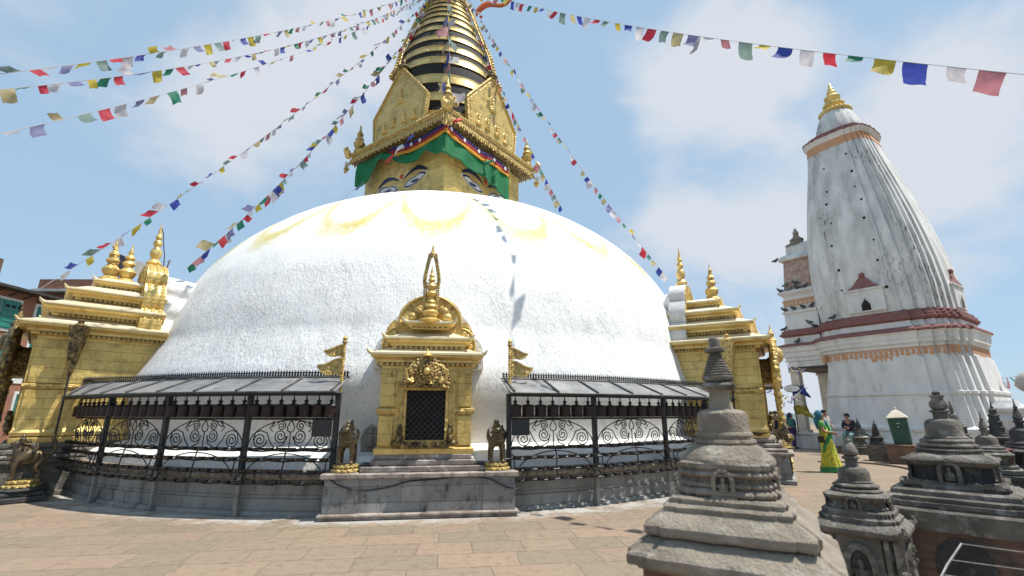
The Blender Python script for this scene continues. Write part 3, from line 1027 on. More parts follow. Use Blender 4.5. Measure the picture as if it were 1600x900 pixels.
def roof_tier(par, hw, y0, y1, z0, z1, over, top_in, matw, mato, name='roof_tier'):
    """cornice moulding from z0 to z1 flaring by over, then a sheet roof sloping back in"""
    cx0, cx1 = -hw, hw
    m = MB()

    def ring(o, z):
        return [(cx0 - o, y0 - o, z), (cx1 + o, y0 - o, z), (cx1 + o, y1, z), (cx0 - o, y1, z)]
    d = z1 - z0
    m.loft([ring(0, z0), ring(.0, z0 + d * .22), ring(over * .35, z0 + d * .28), ring(over * .35, z0 + d * .42), ring(over * .55, z0 + d * .48), ring(over * .55, z0 + d * .66), ring(over * .92, z0 + d * .78), ring(over, z0 + d * .84), ring(over, z1)])
    t = m.build(name, matw, par, angle=28)
    m = MB()
    m.loft([ring(over + .025, z1 + .002), ring(over + .025, z1 + .035), ring(over * .4, z1 + .035 + (over * .6) * .32), ring(-top_in, z1 + .035 + (over + top_in) * .42)])
    m.build('roof_sheet', mato, t, angle=28)
    # dentils and upturned corners
    m = MB()
    n_ = int(2 * hw / .085)
    for i in range(n_):
        x = -hw + 2 * hw * (i + .5) / n_
        m.box(x - .022, x + .022, y0 - over * .5, y0 + .01, z0 + d * .285, z0 + d * .405)
    ny = int((y1 - y0) / .085)
    for i in range(ny):
        y = y0 + (y1 - y0) * (i + .5) / ny
        for sx in (-1, 1):
            m.box(sx * (hw + over * .25) - over * .26, sx * (hw + over * .25) + over * .26, y - .022, y + .022, z0 + d * .285, z0 + d * .405)
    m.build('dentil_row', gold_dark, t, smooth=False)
    o = over + .02
    for sx in (-1, 1):
        m = MB()
        m.tube([(sx * (hw + o - .06), y0 - o + .06, z1 + .02), (sx * (hw + o + .01), y0 - o - .01, z1 + .03), (sx * (hw + o + .05), y0 - o - .05, z1 + .09)], .03, 5, radii=[.03, .035, .01])
        m.tube([(sx * hw * .62, y0 - o + .04, z1 + .03), (sx * hw * .62, y0 - o - .02, z1 + .04), (sx * hw * .62, y0 - o - .05, z1 + .09)], .02, 5, radii=[.03, .03, .008]) if False else None
        m.build('upturned_corner', mato, t)
    return t


def shrine(label, phi, rf, hw, depth, zb, zm, zc0, zc1, tiers, plate, fins, pedest, big):
    a = A0 + R(phi)
    s = thing('gilded_shrine', label, 'shrine', (AX.x + rf * cos(a), AX.y + rf * sin(a), 0), a + pi / 2)
    # body
    m = MB()
    m.box(-hw, hw, 0, depth, zb + .1, zc0 + .01)
    m.build('body', gold_sheet, s, smooth=False)
    m = MB()

    def ring(o, z):
        return [(-hw - o, -o, z), (hw + o, -o, z), (hw + o, depth, z), (-hw - o, depth, z)]
    m.loft([ring(.04, zb), ring(.05, zb + .05), ring(.05, zb + .09), ring(.015, zb + .12), ring(-.02, zb + .13)])
    if big:
        m.loft([ring(.05, zb + .131), ring(.06, zb + .2), ring(.03, zb + .26), ring(.01, zb + .3), ring(-.02, zb + .31)])
    m.build('base_moulding', gold, s, angle=30)
    m = MB()
    xin = hw * .60
    for sx in (-1, 1):
        def half(o, z):
            q = [(sx * (hw + o), -o, z), (sx * (hw + o), depth, z), (sx * (hw - .3), depth, z), (sx * (hw - .3), .2, z), (sx * xin, .2, z), (sx * xin, -o, z)]
            return q if sx > 0 else q[::-1]
        m = MB()
        m.loft([half(-.01, zm - .07), half(.03, zm - .05), half(.055, zm), half(.05, zm + .04), half(.02, zm + .06), half(-.01, zm + .07)])
        m.build('waist_band', gold_orn, s, angle=30)
    # corner pilasters with narrow recess lines
    pw = hw * .30
    for sx in (-1, 1):
        m = MB()
        for z0, z1 in ((zb + .14, zm - .075), (zm + .075, zc0 - .02)):
            m.box(sx * (hw - pw / 2) - pw / 2, sx * (hw - pw / 2) + pw / 2 + .0, -.035, .0 - .001, z0, z1, .012)
            if big:
                m.box(sx * hw - (0 if sx > 0 else .035), sx * hw + (.035 if sx > 0 else 0), .02, depth * .24, z0, z1)
                m.box(sx * hw - (0 if sx > 0 else .02), sx * hw + (.02 if sx > 0 else 0), depth * .27, depth * .46, z0, z1)
        m.build('pilaster', gold_sheet, s, angle=30)
        m = MB()
        for (z, rr) in ((zc0 - .05, .03), (zc0 - .11, .02)):
            m.box(sx * (hw - pw / 2) - pw / 2 - .012, sx * (hw - pw / 2) + pw / 2 + .012, -.05, -.036, z - rr, z + rr)
        m.build('capital', gold_orn, s, angle=30)
    roof_tier(s, hw, 0, depth, zc0, zc1, .18 + .14 * big, .08, gold, gold_sunlit, 'main_cornice')
    for (thw, ty0, tz0, tz1, tov, tin) in tiers:
        roof_tier(s, thw, ty0, depth - .1, tz0, tz1, tov, tin, gold, gold_sunlit)
    return s


def door_front(s, hw, zb, w2, z0, z1, sc=1.0):
    """recessed lattice opening with carved frame and tympanum, on the face y = 0"""
    m = MB()
    m.box(-w2, w2, -.012, -.004, z0, z1)
    d = m.build('shrine_opening', dark_gap, s, smooth=False)
    m = MB()
    st = .098 * sc
    x = -w2 - (z1 - z0)
    while x < w2:
        for sg in (1, -1):
            # clip a 45-degree bar to the opening
            pts = []
            for k in range(2):
                pass
            x0 = x; zz0 = z0
            if x0 < -w2: zz0 = z0 + (-w2 - x0); x0 = -w2
            x1 = x + (z1 - z0); zz1 = z1
            if x1 > w2: zz1 = z1 - (x1 - w2); x1 = w2
            if zz1 - zz0 > .03:
                m.tube([(sg * x0, -.03 - .008 * (sg > 0), zz0), (sg * x1, -.03 - .008 * (sg > 0), zz1)], .011 * sc, 4)
        x += st
    m.build('lattice', iron, d, smooth=False)
    m = MB()
    fw = .055 * sc
    for k, (o, y) in enumerate(((0, -.07), (fw, -.05), (2 * fw, -.03))):
        for sx in (-1, 1):
            xa = sx * (w2 + o); xb = sx * (w2 + o + fw - .003)
            m.box(min(xa, xb), max(xa, xb), y, -.002, z0 - .0, z1 + o)
        m.box(-w2 - o - fw + .003, w2 + o + fw - .003, y, -.002, z1 + o + .001, z1 + o + fw - .003)
    m.build('door_frame', gold_orn, s, angle=30)
    m = MB()
    for sx in (-1, 1):   # small guardians either side of the sill
        bx = sx * (w2 + 1.6 * fw)
        m.ball((bx, -.12, z0 + .03), .07 * sc, .06 * sc, .08 * sc)
        m.ball((bx, -.13, z0 + .14 * sc), .055 * sc, .05 * sc, .07 * sc)
        m.ball((bx, -.14, z0 + .23 * sc), .035 * sc, .035 * sc, .04 * sc)
        m.ball((bx + sx * .05, -.1, z0 - .05), .09 * sc, .06 * sc, .06 * sc)
    m.prism([(-w2 - .05, z0 - .13 * sc), (w2 + .05, z0 - .13 * sc), (w2 + .12, z0 - .03), (-w2 - .12, z0 - .03)][::1], -.1, -.003)
    for i in range(9):
        m.ball((-w2 + 2 * w2 * (i + .5) / 9, -.1, z0 - .08 * sc), .03 * sc, .03, .035 * sc, 6, 4)
    m.build('carved_sill', gold_dark, s)
    # tympanum
    m = MB()
    zt = z1 + 1.2 * fw + .005
    fy = -.16 * sc
    rw = w2 * 1.22
    n_, k_ = 36, 8
    v = [(0, -.16 + fy, zt + .04)]
    for j in range(1, k_ + 1):
        f = j / k_
        for i in range(n_ + 1):
            a = pi * i / n_
            rr = rw * f * (1 + (  .02 * cos(a * 31) if j == k_ else 0))
            bumpy = .008 * sin(a * 13) * sin(f * 14) + .016 * noise.noise(Vector((cos(a) * f * 5, sin(a) * f * 5, 3)))
            v.append((rr * cos(a), -.10 - .05 * (1 - f) + bumpy + fy, zt + rr * sin(a) * 1.22))
    fs = []
    for i in range(n_):
        fs.append((0, 1 + i, 2 + i))
    for j in range(k_ - 1):
        for i in range(n_):
            a = 1 + j * (n_ + 1) + i
            fs.append((a, a + n_ + 1, a + n_ + 2, a + 1))
    m.add(v, fs)
    # side wall back to the face
    rim = [v[1 + (k_ - 1) * (n_ + 1) + i] for i in range(n_ + 1)]
    m.loft([rim, [(x, -.002, z) for x, y, z in rim]], closed=False, caps=False)
    m.box(-rw, rw, -.12 + fy, -.002, zt - .03, zt)
    t = m.build('tympanum', tymp_m, s, angle=60)
    m = MB(Matrix.Translation((0, fy, 0)))
    m.ball((0, -.17, zt + rw * .58), .06 * sc, .06, .065 * sc, 12, 8)
    for i in range(12):
        a = 2 * pi * i / 12
        m.ball((.10 * sc * cos(a), -.15, zt + rw * .58 + .10 * sc * sin(a)), .02 * sc, n=6, m=4)
    m_scroll = m
    for sx in (-1, 1):
        m = MB(Matrix.Translation((0, fy, 0)))
        m.tube([(sx * rw * .55, -.16, zt + .05), (sx * rw * .8, -.17, zt + .1), (sx * rw * .85, -.17, zt + .25), (sx * rw * .66, -.17, zt + .3), (sx * rw * .62, -.17, zt + .2)], .03 * sc, 6, radii=[.03 * sc, .03 * sc, .026 * sc, .02 * sc, .01 * sc])
        m.ball((sx * rw * .62, -.14, zt + rw * .22), .045 * sc)
        m.build('scroll', gold, t)
    m = m_scroll
    m.build('deity_mask', gold, t)
    m = MB(Matrix.Translation((0, fy, 0)))
    m.lathe([(.05 * sc, zt + rw * 1.20), (.09 * sc, zt + rw * 1.24), (.05 * sc, zt + rw * 1.31), (.025 * sc, zt + rw * 1.37), (.006, zt + rw * 1.55)], 10, (0, -.11))
    m.build('crest_finial', gold, t)


# centre shrine ------------------------------------------------------
cs = shrine('smaller gilded shrine with dark lattice window on the grey pedestal at the centre', -.9, 9.9, .78, 1.0, .93, 1.63, 2.34, 2.58,
            [(.58, .10, 2.65, 2.87, .16, .22), (.33, .10, 3.07, 3.17, .09, .02)], None, None, None, 0)
door_front(cs, .78, .93, .33, 1.16, 1.98)
for sx in (-1, 1):
    m = MB()
    m.prism([(sx * .31 - .16, 3.19), (sx * .31 + .16, 3.19), (sx * .31 + .2, 3.26), (sx * .31 + .12, 3.24), (sx * .31 - .12, 3.24), (sx * .31 - .2, 3.26)], .1, .3)
    m.ball((sx * .31, .12, 3.3), .09, .07, .08)
    m.build('side_turret', gold, cs)
m = MB()
m.prism(trilobe(.84, .59, 2.5, 3.28, 3.76), .30, .52, .0)
pl = m.build('backplate', gold_orn, cs, angle=40)
m = MB()
for rr in (.575,):
    m.tube([(rr * cos(R(a_)), .29, 3.20 + .54 * sin(R(a_))) for a_ in range(-10, 191, 10)], .018, 6)
for sx in (-1, 1):
    m.tube([(sx * (.60 + .24 * cos(R(a_))), .29, 2.80 + .32 * sin(R(a_))) for a_ in range(-20, 100, 10)], .018, 6)
    for r_ in range(3):
        m.ball((sx * (.24 + .0 * r_), .28, 3.42), .11, .05, .11)
    for i in range(5):
        a = R(15 + 22 * i)
        m.ball((sx * .38 * cos(a), .285, 3.14 + .42 * sin(a)), .06, .04, .06, 7, 5)
    for i in range(4):
        a = R(0 + 24 * i)
        m.ball((sx * (.58 + .17 * cos(a)), .285, 2.8 + .24 * sin(a)), .055, .04, .055, 7, 5)
m.build('plate_border', gold, pl)
m = MB()
big = [(x * 1.22, 2.4 + (z - 2.6) * 1.14 + .0) for x, z in trilobe(.84, .66, 2.6, 3.12, 3.66)]
m.prism(big, .525, 2.2)
m.v = [(x * (1 - .05 * (y > 1)), y, z - .15 * (y > 1)) for x, y, z in m.v]
m.rough(.02, 2)
m.build('limewashed_vault', lime, cs, angle=50)
m = MB(Matrix.Translation((0, .06, 0)))
lotus_finial(m, 3.16, .72, .62)
lotus_finial(m, 3.66, .40, .62)
m.build('vase_finial', gold, cs)
m = MB(Matrix.Translation((0, .06, 0)))
for sx in (-1, 1):
    for off in (0, .035):
        pts = [(sx * (.03 + off), 4.46 + off), (sx * (.06 + off), 4.33), (sx * (.095 + off), 4.14), (sx * (.115 + off), 3.98), (sx * (.095 + off), 3.86), (sx * (.095 + off), 3.60)]
        for i in range(34):
            f = i / 33 * (len(pts) - 1)
            k = min(int(f), len(pts) - 2); f -= k
            m.ball((pts[k][0] + (pts[k + 1][0] - pts[k][0]) * f, .0, pts[k][1] + (pts[k + 1][1] - pts[k][1]) * f), .022, n=5, m=4)
    m.tube([(sx * .115, 0, 3.7), (sx * .115, 0, 3.3)], .022, 6)
m.tube([(-.15, 0, 3.93), (.15, 0, 3.93)], .012, 5)
m.tube([(-.13, 0, 3.86), (.13, 0, 3.86)], .014, 5)
m.lathe([(.05, 4.44), (.06, 4.5), (.03, 4.56), (.02, 4.62), (.004, 4.72)], 10)
m.build('flame_frame', gold_fine, cs)
# pedestal and steps of the centre shrine
m = MB()
m.box(-1.53, 1.53, -.36, 1.0, 0, .045, .012)
m.box(-1.56, 1.56, -.40, 1.0, .046, .095, .015)
m.build('foot_moulding', step_stone, cs, angle=30)
m = MB()
m.box(-1.5, 1.5, -.30, 1.0, .096, .60)
for sx in (-1, 1):
    m.box(sx * 1.24 - .26, sx * 1.24 + .26, -.325, -.301, .1, .6)
m.build('pedestal', ped_stone, cs, smooth=False)
m = MB()
m.box(-1.56, -1.0, -.38, .8, .601, .68, .015)
m.box(1.0, 1.56, -.38, .8, .601, .68, .015)
m.box(-.998, .998, -.35, .8, .601, .67, .012)
m.box(-.35, .30, -.41, -.352, .605, .675, .008)
m.build('pedestal_slab', step_stone, cs, angle=30)
m = MB()
m.box(-1.0, 1.0, -.20, .8, .672, .76, .015)
m.box(-.86, .86, -.12, .8, .762, .85, .015)
m.box(-.80, .80, -.06, .8, .852, .929, .01)
m.build('offering_steps', red_step, cs, angle=30)
m = MB()
for sx in (-1, 1):
    m.box(sx * .93 - .1, sx * .93 + .1, -.12, .3, .762, .80, .01)
m.build('votive_block', stone_k, cs, angle=30)


# side shrines -------------------------------------------------------
def side_shrine(label, phi, plate_mat):
    s = shrine(label, phi, 10.9, 1.1, 2.2, 1.02, 2.14, 3.12, 3.42,
               [(1.0, .22, 3.56, 3.86, .26, .12), (.82, .52, 4.0, 4.26, .24, .15), (.6, .85, 4.42, 4.6, .14, .06)], None, None, None, 1)
    m = MB()
    m.box(-1.35, 1.35, -.50, 1.6, 0, .10, .015)
    m.box(-1.28, 1.28, -.42, 1.6, .101, .62)
    m.build('pedestal', ped_stone if phi > 0 else stone_d, s, angle=30)
    m = MB()
    m.box(-1.34, 1.34, -.52, 1.6, .621, .70, .02)
    m.box(-1.27, 1.27, -.40, 1.6, .701, .79, .03)
    m.box(-1.2, 1.2, -.30, 1.6, .791, .90, .03)
    m.box(-1.16, 1.16, -.16, 1.6, .901, 1.019, .03)
    m.build('pedestal_steps', step_stone if phi > 0 else stone_d, s, angle=30)
    door_front(s, 1.1, 1.02, .42, 1.32, 2.3, 1.25)
    # standing flame torana with scrolls in front of the door
    m = MB()
    for sx in (-1, 1):
        m.lathe([(.09, 1.02), (.11, 1.1), (.06, 1.18), (.065, 2.2), (.1, 2.26), (.1, 2.32)], 10, (sx * .75, -.34))
        for i in range(7):
            m.ball((sx * .75 + .02 * sin(i * 2), -.36, 1.3 + .15 * i), .085 + .02 * sin(i * 1.7), n=7, m=5)
    n_ = 22
    for i in range(n_ + 1):
        a = R(180 * i / n_)
        rr = .78
        m.ball((rr * cos(a), -.38, 2.38 + 1.0 * sin(a)), .13 + .03 * sin(i * 2.3), .11, .13, 8, 5)
        m.ball((.55 * cos(a), -.34, 2.38 + .72 * sin(a)), .10, .08, .1, 7, 5)
    m.ball((0, -.46, 3.1), .22, .16, .22)
    m.lathe([(.09, 3.42), (.13, 3.5), (.06, 3.6), (.09, 3.68), (.03, 3.78), (.005, 3.95)], 10, (0, -.38))
    for i in range(14):
        m.ball((random.uniform(-.5, .5), -.36, 2.4 + random.uniform(0, .55)), random.uniform(.07, .13), .1, None, 7, 5)
    m.build('gate_arch', gold_dark if phi < 0 else gold_orn, s)
    # scalloped backplate, three lobes, seen edge-on
    m = MB()
    prof = []
    lobes = [(3.36, 4.0, 1.16, 1.10), (4.0, 4.64, 1.0, .94), (4.64, 5.3, .82, .25)]
    rightside = []
    for z0, z1, w0, w1 in lobes:
        for i in range(9):
            f = i / 8
            bul = .13 * sin(pi * f)
            wv = (w0 + (w1 - w0) * f if z1 < 5.2 else w0 * sqrt(max(0, 1 - (f * .98) ** 2.2))) + bul
            rightside.append((wv, z0 + (z1 - z0) * f))
    outl = [(-rightside[0][0], 3.36)] + rightside + [(-x, z) for x, z in rightside[::-1]][:-1]
    m.prism(outl, 1.62, 2.05)
    pl = m.build('backplate', plate_mat, s, angle=50)
    k_ = len(rightside)
    if phi < 0:
        for sx in (-1, 1):       # embossed chevron rows along the scalloped edge
            for yy in (1.70, 1.84, 1.98):
                m = MB()
                m.tube([(sx * (x - .006), yy, z) for x, z in rightside], .03, 6)
                for i in range(k_ - 1):
                    x0, z0 = rightside[i]; x1, z1 = rightside[i + 1]
                    m.ball((sx * (x0 + x1) / 2, yy, (z0 + z1) / 2), .026, .06, .045, 6, 4)
                m.build('scale_row', gold, pl)
    m = MB()
    m.prism([(x * .92, z * .985 + .05) for x, z in outl], 1.60, 1.619)
    for i in range(9):
        a = R(20 * i + 10)
        m.ball((.42 * cos(a), 1.6, 4.62 + .46 * sin(a)), .09, .05, .09, 7, 5)
    m.build('plate_face', gold_orn, pl, angle=40)
    m = MB()
    big_ = [(x * .93, 3.2 + (z - 3.36) * .97) for x, z in outl]
    m.prism(big_, 2.051, 4.6)
    m.v = [(x * (1 + .1 * (y > 3)), y, z - .25 * (y > 3)) for x, y, z in m.v]
    m.build('limewashed_vault', lime, s, angle=50)
    m = MB(Matrix.Translation((0, 1.8, 0)))
    lotus_finial(m, 5.26, .62, 1.3)
    m.build('roof_finial', gold, s)
    m = MB(Matrix.Translation((0, .98, 0)))
    lotus_finial(m, 4.66, .85, 1.2)
    for i in range(20):
        a = random.uniform(0, 2 * pi); z = random.uniform(4.75, 5.7)
        r = .17 * (1 - (z - 4.6) / 1.5)
        m.ball((r * cos(a), r * sin(a), z), .04, n=6, m=4)
    m.build('roof_finial', gold_orn, s)
    if phi < 0:
        m = MB(Matrix.Translation((.0, 1.3, 0)))
        lotus_finial(m, 4.66, .85, 1.15)
        m.build('roof_finial', gold, s)
    # thin lightning wire beside the tall finial
    m = MB()
    m.tube([(.16, 1.8, 6.35), (.22, 1.85, 6.2), (.2, 1.9, 5.9), (.3, 1.95, 5.6), (.2, 2.0, 5.2)], .012, 5)
    m.build('wire', cable_m, s)
    # ritual banner: staff with a folded conical net banner against the visible wall
    sx = 1 if phi < 0 else -1
    m = MB()
    X = sx * (1.1 + .34)
    m.tube([(X, .62, 1.0), (X, .62, 3.42)], .022, 6)
    st = m.build('banner_staff', wood_dark, s)
    m = MB()
    m.lathe([(.17, 3.40), (.14, 3.1), (.09, 2.7), (.03, 2.35)], 12, (X, .62), mod=lambda a, i: 1 + .25 * sin(a * 4))
    m.lathe([(.02, 3.56), (.07, 3.52), (.05, 3.46), (.1, 3.43), (.16, 3.40)], 10, (X, .62))
    m.build('folded_banner', gold_dark if phi < 0 else gold_fine, s)
    return s


side_shrine('large gilded shrine at the left edge with three stepped roofs and golden scalloped back', -55, gold)
side_shrine('gilded shrine right of the dome with white scalloped back and golden gate', 52.5, lime_old)


# ------------------------------------------------------------------ prayer-wheel railings either side of the centre shrine
def spiral(cx, cz, r0, turns, a0, sgn, n=26):
    return [(cx + r0 * (1 - .86 * i / n) * cos(a0 + sgn * 2 * pi * turns * i / n), cz + r0 * (1 - .86 * i / n) * sin(a0 + sgn * 2 * pi * turns * i / n)) for i in range(n + 1)]


def railing(label, phis, sgn):
    mid = pol(10.05, sum(phis) / len(phis))
    root = thing('prayer_wheel_railing', label, 'railing', mid, 0)
    T = Matrix.Translation(-mid)
    RP = 10.05
    # posts
    for i, p in enumerate(phis):
        m = MB(T @ frame(pol(RP, p), (pol(RP, p + 1) - pol(RP, p - 1))))
        m.box(-.038, .038, -.038, .038, .70, 1.93)
        post = m.build('post', iron, root, smooth=False)
        m = MB(T @ frame(pol(RP, p), (pol(RP, p + 1) - pol(RP, p - 1))))
        m.box(-.034, .034, -.034, .034, 0, .699)
        m.box(-.06, .06, -.06, .06, 0, .02)
        m.build('post_foot', plaster_grey, post, smooth=False)
    # roof
    def rr(p):
        t = min(1, max(0, (abs(p) - 34) / 15))
        return 9.70 + .38 * t * t * (3 - 2 * t)
    a, b = phis[0], phis[-1]
    n_ = 28
    e = 1.2
    ph = [a + (b - a) * i / n_ for i in range(n_ + 1)]
    ph[0] -= e * .2 * (1 if b > a else -1); ph[-1] += e * (1 if b > a else -1)
    m = MB(T)
    rings = []
    for p in ph:
        o = pol(rr(p), p, 2.185); f = pol(10.34, p, 1.925)
        rings.append([tuple(o), tuple(f), tuple(f + Vector((0, 0, .025))), tuple(o + Vector((0, 0, .025)))])
    m.loft(rings)
    roof = m.build('roof', roof_sheet, root, angle=30)
    m = MB(T)
    for i in range(int(abs(b - a) / 4.55) + 1):
        p = a + (b - a) * (i + .02) / (abs(b - a) / 4.55)
        if abs(p - a) > abs(b - a) + .8: continue
        m.tube([tuple(pol(rr(p) - .02, p, 2.235)), tuple(pol(10.36, p, 1.962))], .018, 6)
    m.tube([tuple(pol(10.35, p, 1.935)) for p in ph], .018, 6)
    m.tube([tuple(pol(rr(p), p, 2.22)) for p in ph], .02, 6)
    m.build('seam_rod', iron_grey, roof)
    # crest of little spikes, pierced valance
    m = MB(T)
    k = int(abs(b - a) * pi / 180 * 9.5 / .052)
    for i in range(k + 1):
        p = a + (b - a) * i / k
        c = pol(rr(p), p)
        m.M = T @ frame(c, pol(9.7, p + 1) - pol(9.7, p - 1))
        m.prism([(-.019, 2.235), (.019, 2.235), (.012, 2.31), (0, 2.345), (-.012, 2.31)], -.006, .006)
    m.M = T
    m.tube([tuple(pol(rr(p), p, 2.30)) for p in ph], .010, 5)
    m.build('roof_crest', iron, roof, smooth=False)
    m = MB(T)
    k = int(abs(b - a) * pi / 180 * 10.3 / .075)
    for i in range(k + 1):
        p = a + (b - a) * i / k
        c = pol(10.30, p)
        m.M = T @ frame(c, pol(10.3, p + 1) - pol(10.3, p - 1))
        m.prism([(-.028, 1.92), (-.028, 1.895), (0, 1.872), (.028, 1.895), (.028, 1.92)], -.005, .005)
    m.M = T
    for i in range(len(ph) - 1):
        pass
    m.loft([[tuple(pol(10.29, p, 1.895)), tuple(pol(10.31, p, 1.895)), tuple(pol(10.31, p, 1.94)), tuple(pol(10.29, p, 1.94))] for p in ph])
    m.build('eave_valance', iron, roof, smooth=False)
    # bays
    for i in range(len(phis) - 1):
        P, Q = pol(RP, phis[i]), pol(RP, phis[i + 1])
        if sgn < 0: P, Q = Q, P
        Lb = (Q - P).length
        Mb = T @ frame(P, Q - P)
        m = MB(Mb)
        m.box(.039, Lb - .039, -.025, .025, 1.49, 1.525)
        m.box(.039, Lb - .039, -.025, .025, 1.885, 1.93)
        m.box(.039, Lb - .039, -.02, .02, 1.005, 1.03)
        for j in range(int(Lb / .09)):
            m.ball((.06 + j * .09, -.03, 1.507), .016, n=5, m=4)
        m.build('cross_rail', iron, root, angle=30)
        nw = 7
        for j in range(nw):
            x = Lb * (j + .5) / nw
            m = MB(Mb)
            m.lathe([(.10, 1.53), (.112, 1.535), (.112, 1.56), (.105, 1.565), (.105, 1.70), (.112, 1.705), (.112, 1.724)], 14, (x, 0))
            wh = m.build('prayer_wheel', wheel_m, root)
            m = MB(Mb)
            m.lathe([(.114, 1.725), (.10, 1.742), (.035, 1.755), (.018, 1.768), (.036, 1.785), (.034, 1.81), (.012, 1.825), (.01, 1.884)], 12, (x, 0))
            m.build('wheel_cap', iron, wh)
        # scrollwork
        m = MB(Mb)
        z0, z1 = 1.03, 1.488
        cx = Lb / 2
        hgt = z1 - z0
        r_ = .010

        def cur(pts):
            m.tube([(x, 0, z) for x, z in pts], r_, 5)
        cur([(cx + (Lb / 2 - .05) * cos(R(t)), z0 + .02 + (hgt - .02) * sin(R(t))) for t in range(0, 181, 9)])
        for s in (-1, 1):
            cur([(cx + s * (.60 * Lb / 1.77 + x), z) for x, z in [(s * p[0], p[1]) for p in spiral(0, z0 + .135, .13, 2.1, 0, -1)]])
            cur([(cx + s * .73 * Lb / 1.77, z0 + .135), (cx + s * .70 * Lb / 1.77, z0 + .25), (cx + s * .60 * Lb / 1.77, z0 + .29), (cx + s * .47 * Lb / 1.77, z0 + .25), (cx + s * .40 * Lb / 1.77, z0 + .12), (cx + s * .30 * Lb / 1.77, z0 + .01)])
            cur([(cx + s * .19 * Lb / 1.77 + s * p[0], p[1]) for p in spiral(0, z0 + .20, .12, 2.1, pi, 1)])
            cur([(cx + s * .07, z0 + .2), (cx + s * .10, z0 + .07), (cx + s * .22, z0 + .015)])
            cur([(cx + s * .19 * Lb / 1.77 + s * p[0], p[1]) for p in spiral(0, z0 + .36, .085, 1.9, .3, 1)])
            cur([(cx + s * .27, z0 + .38), (cx + s * .36 * Lb / 1.77, z0 + .34), (cx + s * .37 * Lb / 1.77, z0 + .42), (cx + s * .31, z0 + .45)])
            cur([(cx + s * .0, z0 + .46), (cx + s * .065, z0 + .34), (cx + s * .05, z0 + .28), (cx, z0 + .26)])
            cur([(cx + s * .33 * Lb / 1.77, z0 + .42), (cx + s * .42 * Lb / 1.77, z0 + .33), (cx + s * .36 * Lb / 1.77, z0 + .27)])
        cur([(cx, z0), (cx, z0 + .27)])
        m.build('scroll_panel', iron, root)
        # lamp rails on brackets in front
        lamps = MB(Mb)
        for k_, (z, y) in enumerate(((1.0, -.07), (.845, -.10), (.665, -.13), (.50, -.15))):
            m = MB(Mb)
            xa, xb = (-.10, Lb + .10) if k_ else (-.03, Lb + .03)
            seg = 12
            m.tube([(xa + (xb - xa) * t / seg, y + .02 * sin(t * 2.1), z + .008 * sin(t * 1.7 + k_)) for t in range(seg + 1)], .014, 6)
            m.build('lamp_rail', iron, root)
            nl = 8
            for j in range(nl):
                x = Lb * (j + .5 + .12 * sin(j * 3 + k_)) / nl
                lamps.loft([[(x - .055, y - .05, z + .012), (x + .055, y - .05, z + .012), (x + .055, y + .02, z + .012), (x - .055, y + .02, z + .012)],
                            [(x - .07, y - .065, z + .05), (x + .07, y - .065, z + .05), (x + .07, y + .035, z + .05), (x - .07, y + .035, z + .05)]])
        tag(lamps.build('oil_lamp_cups', iron, root, smooth=False), kind='stuff')
        m = MB(Mb)
        for s in (-1, 1):
            m.tube([(cx + s * (Lb / 2 - .1) * sin(R(t)), -.09, .56 + .40 * cos(R(t))) for t in range(0, 85, 8)], .010, 5)
        m.tube([(cx, -.08, 1.0), (cx + .005, -.12, .84), (cx - .01, -.13, .67), (cx, -.15, .5)], .012, 5)
        for xe in (.06, Lb - .06):
            m.tube([(xe, 0, .92), (xe, -.1, .86), (xe, -.15, .6)], .012, 5)
            m.tube([(xe, .0, .6), (xe, -.08, .52), (xe, -.16, .5)], .012, 5)
        m.build('bracket', iron, root)
    return root


LPH = [-9.25, -18.05, -27.9, -38.2, -49.2]
RPH = [7.3, 17.05, 27.8, 38.2, 47.6]
railing('black iron prayer wheel railing with grey sheet roof left of the centre shrine', LPH, -1)
railing('black iron prayer wheel railing with grey sheet roof right of the centre shrine', RPH, 1)

# notice plaques hung on the railings
plaque_m = material('black_notice_board', (.012, .012, .013), (.03, .03, .03), 30, .4)
for (p0, p1, x0, lab) in ((-18.05, -9.25, 1.16, 'black notice board hung on the railing left of the centre shrine'), (7.3, 17.05, .05, 'black notice board hung on the railing right of the centre shrine')):
    P, Q = pol(10.05, p0), pol(10.05, p1)
    fr = frame(P, Q - P)
    c = fr @ Vector((x0 + .16, -.03, 1.36))
    m = MB(frame((0, 0, 0), Q - P))
    m.box(-.165, .165, -.012, .008, -.135, .135, .006)
    o = m.build('notice_board', plaque_m, angle=30)
    o.location = c
    tag(o, lab, 'notice board')
    m = MB(frame((0, 0, 0), Q - P))
    for s in (-1, 1):
        m.tube([(s * .12, 0, .13), (s * .12, .02, .165)], .006, 5)
    m.build('hook', iron, o)


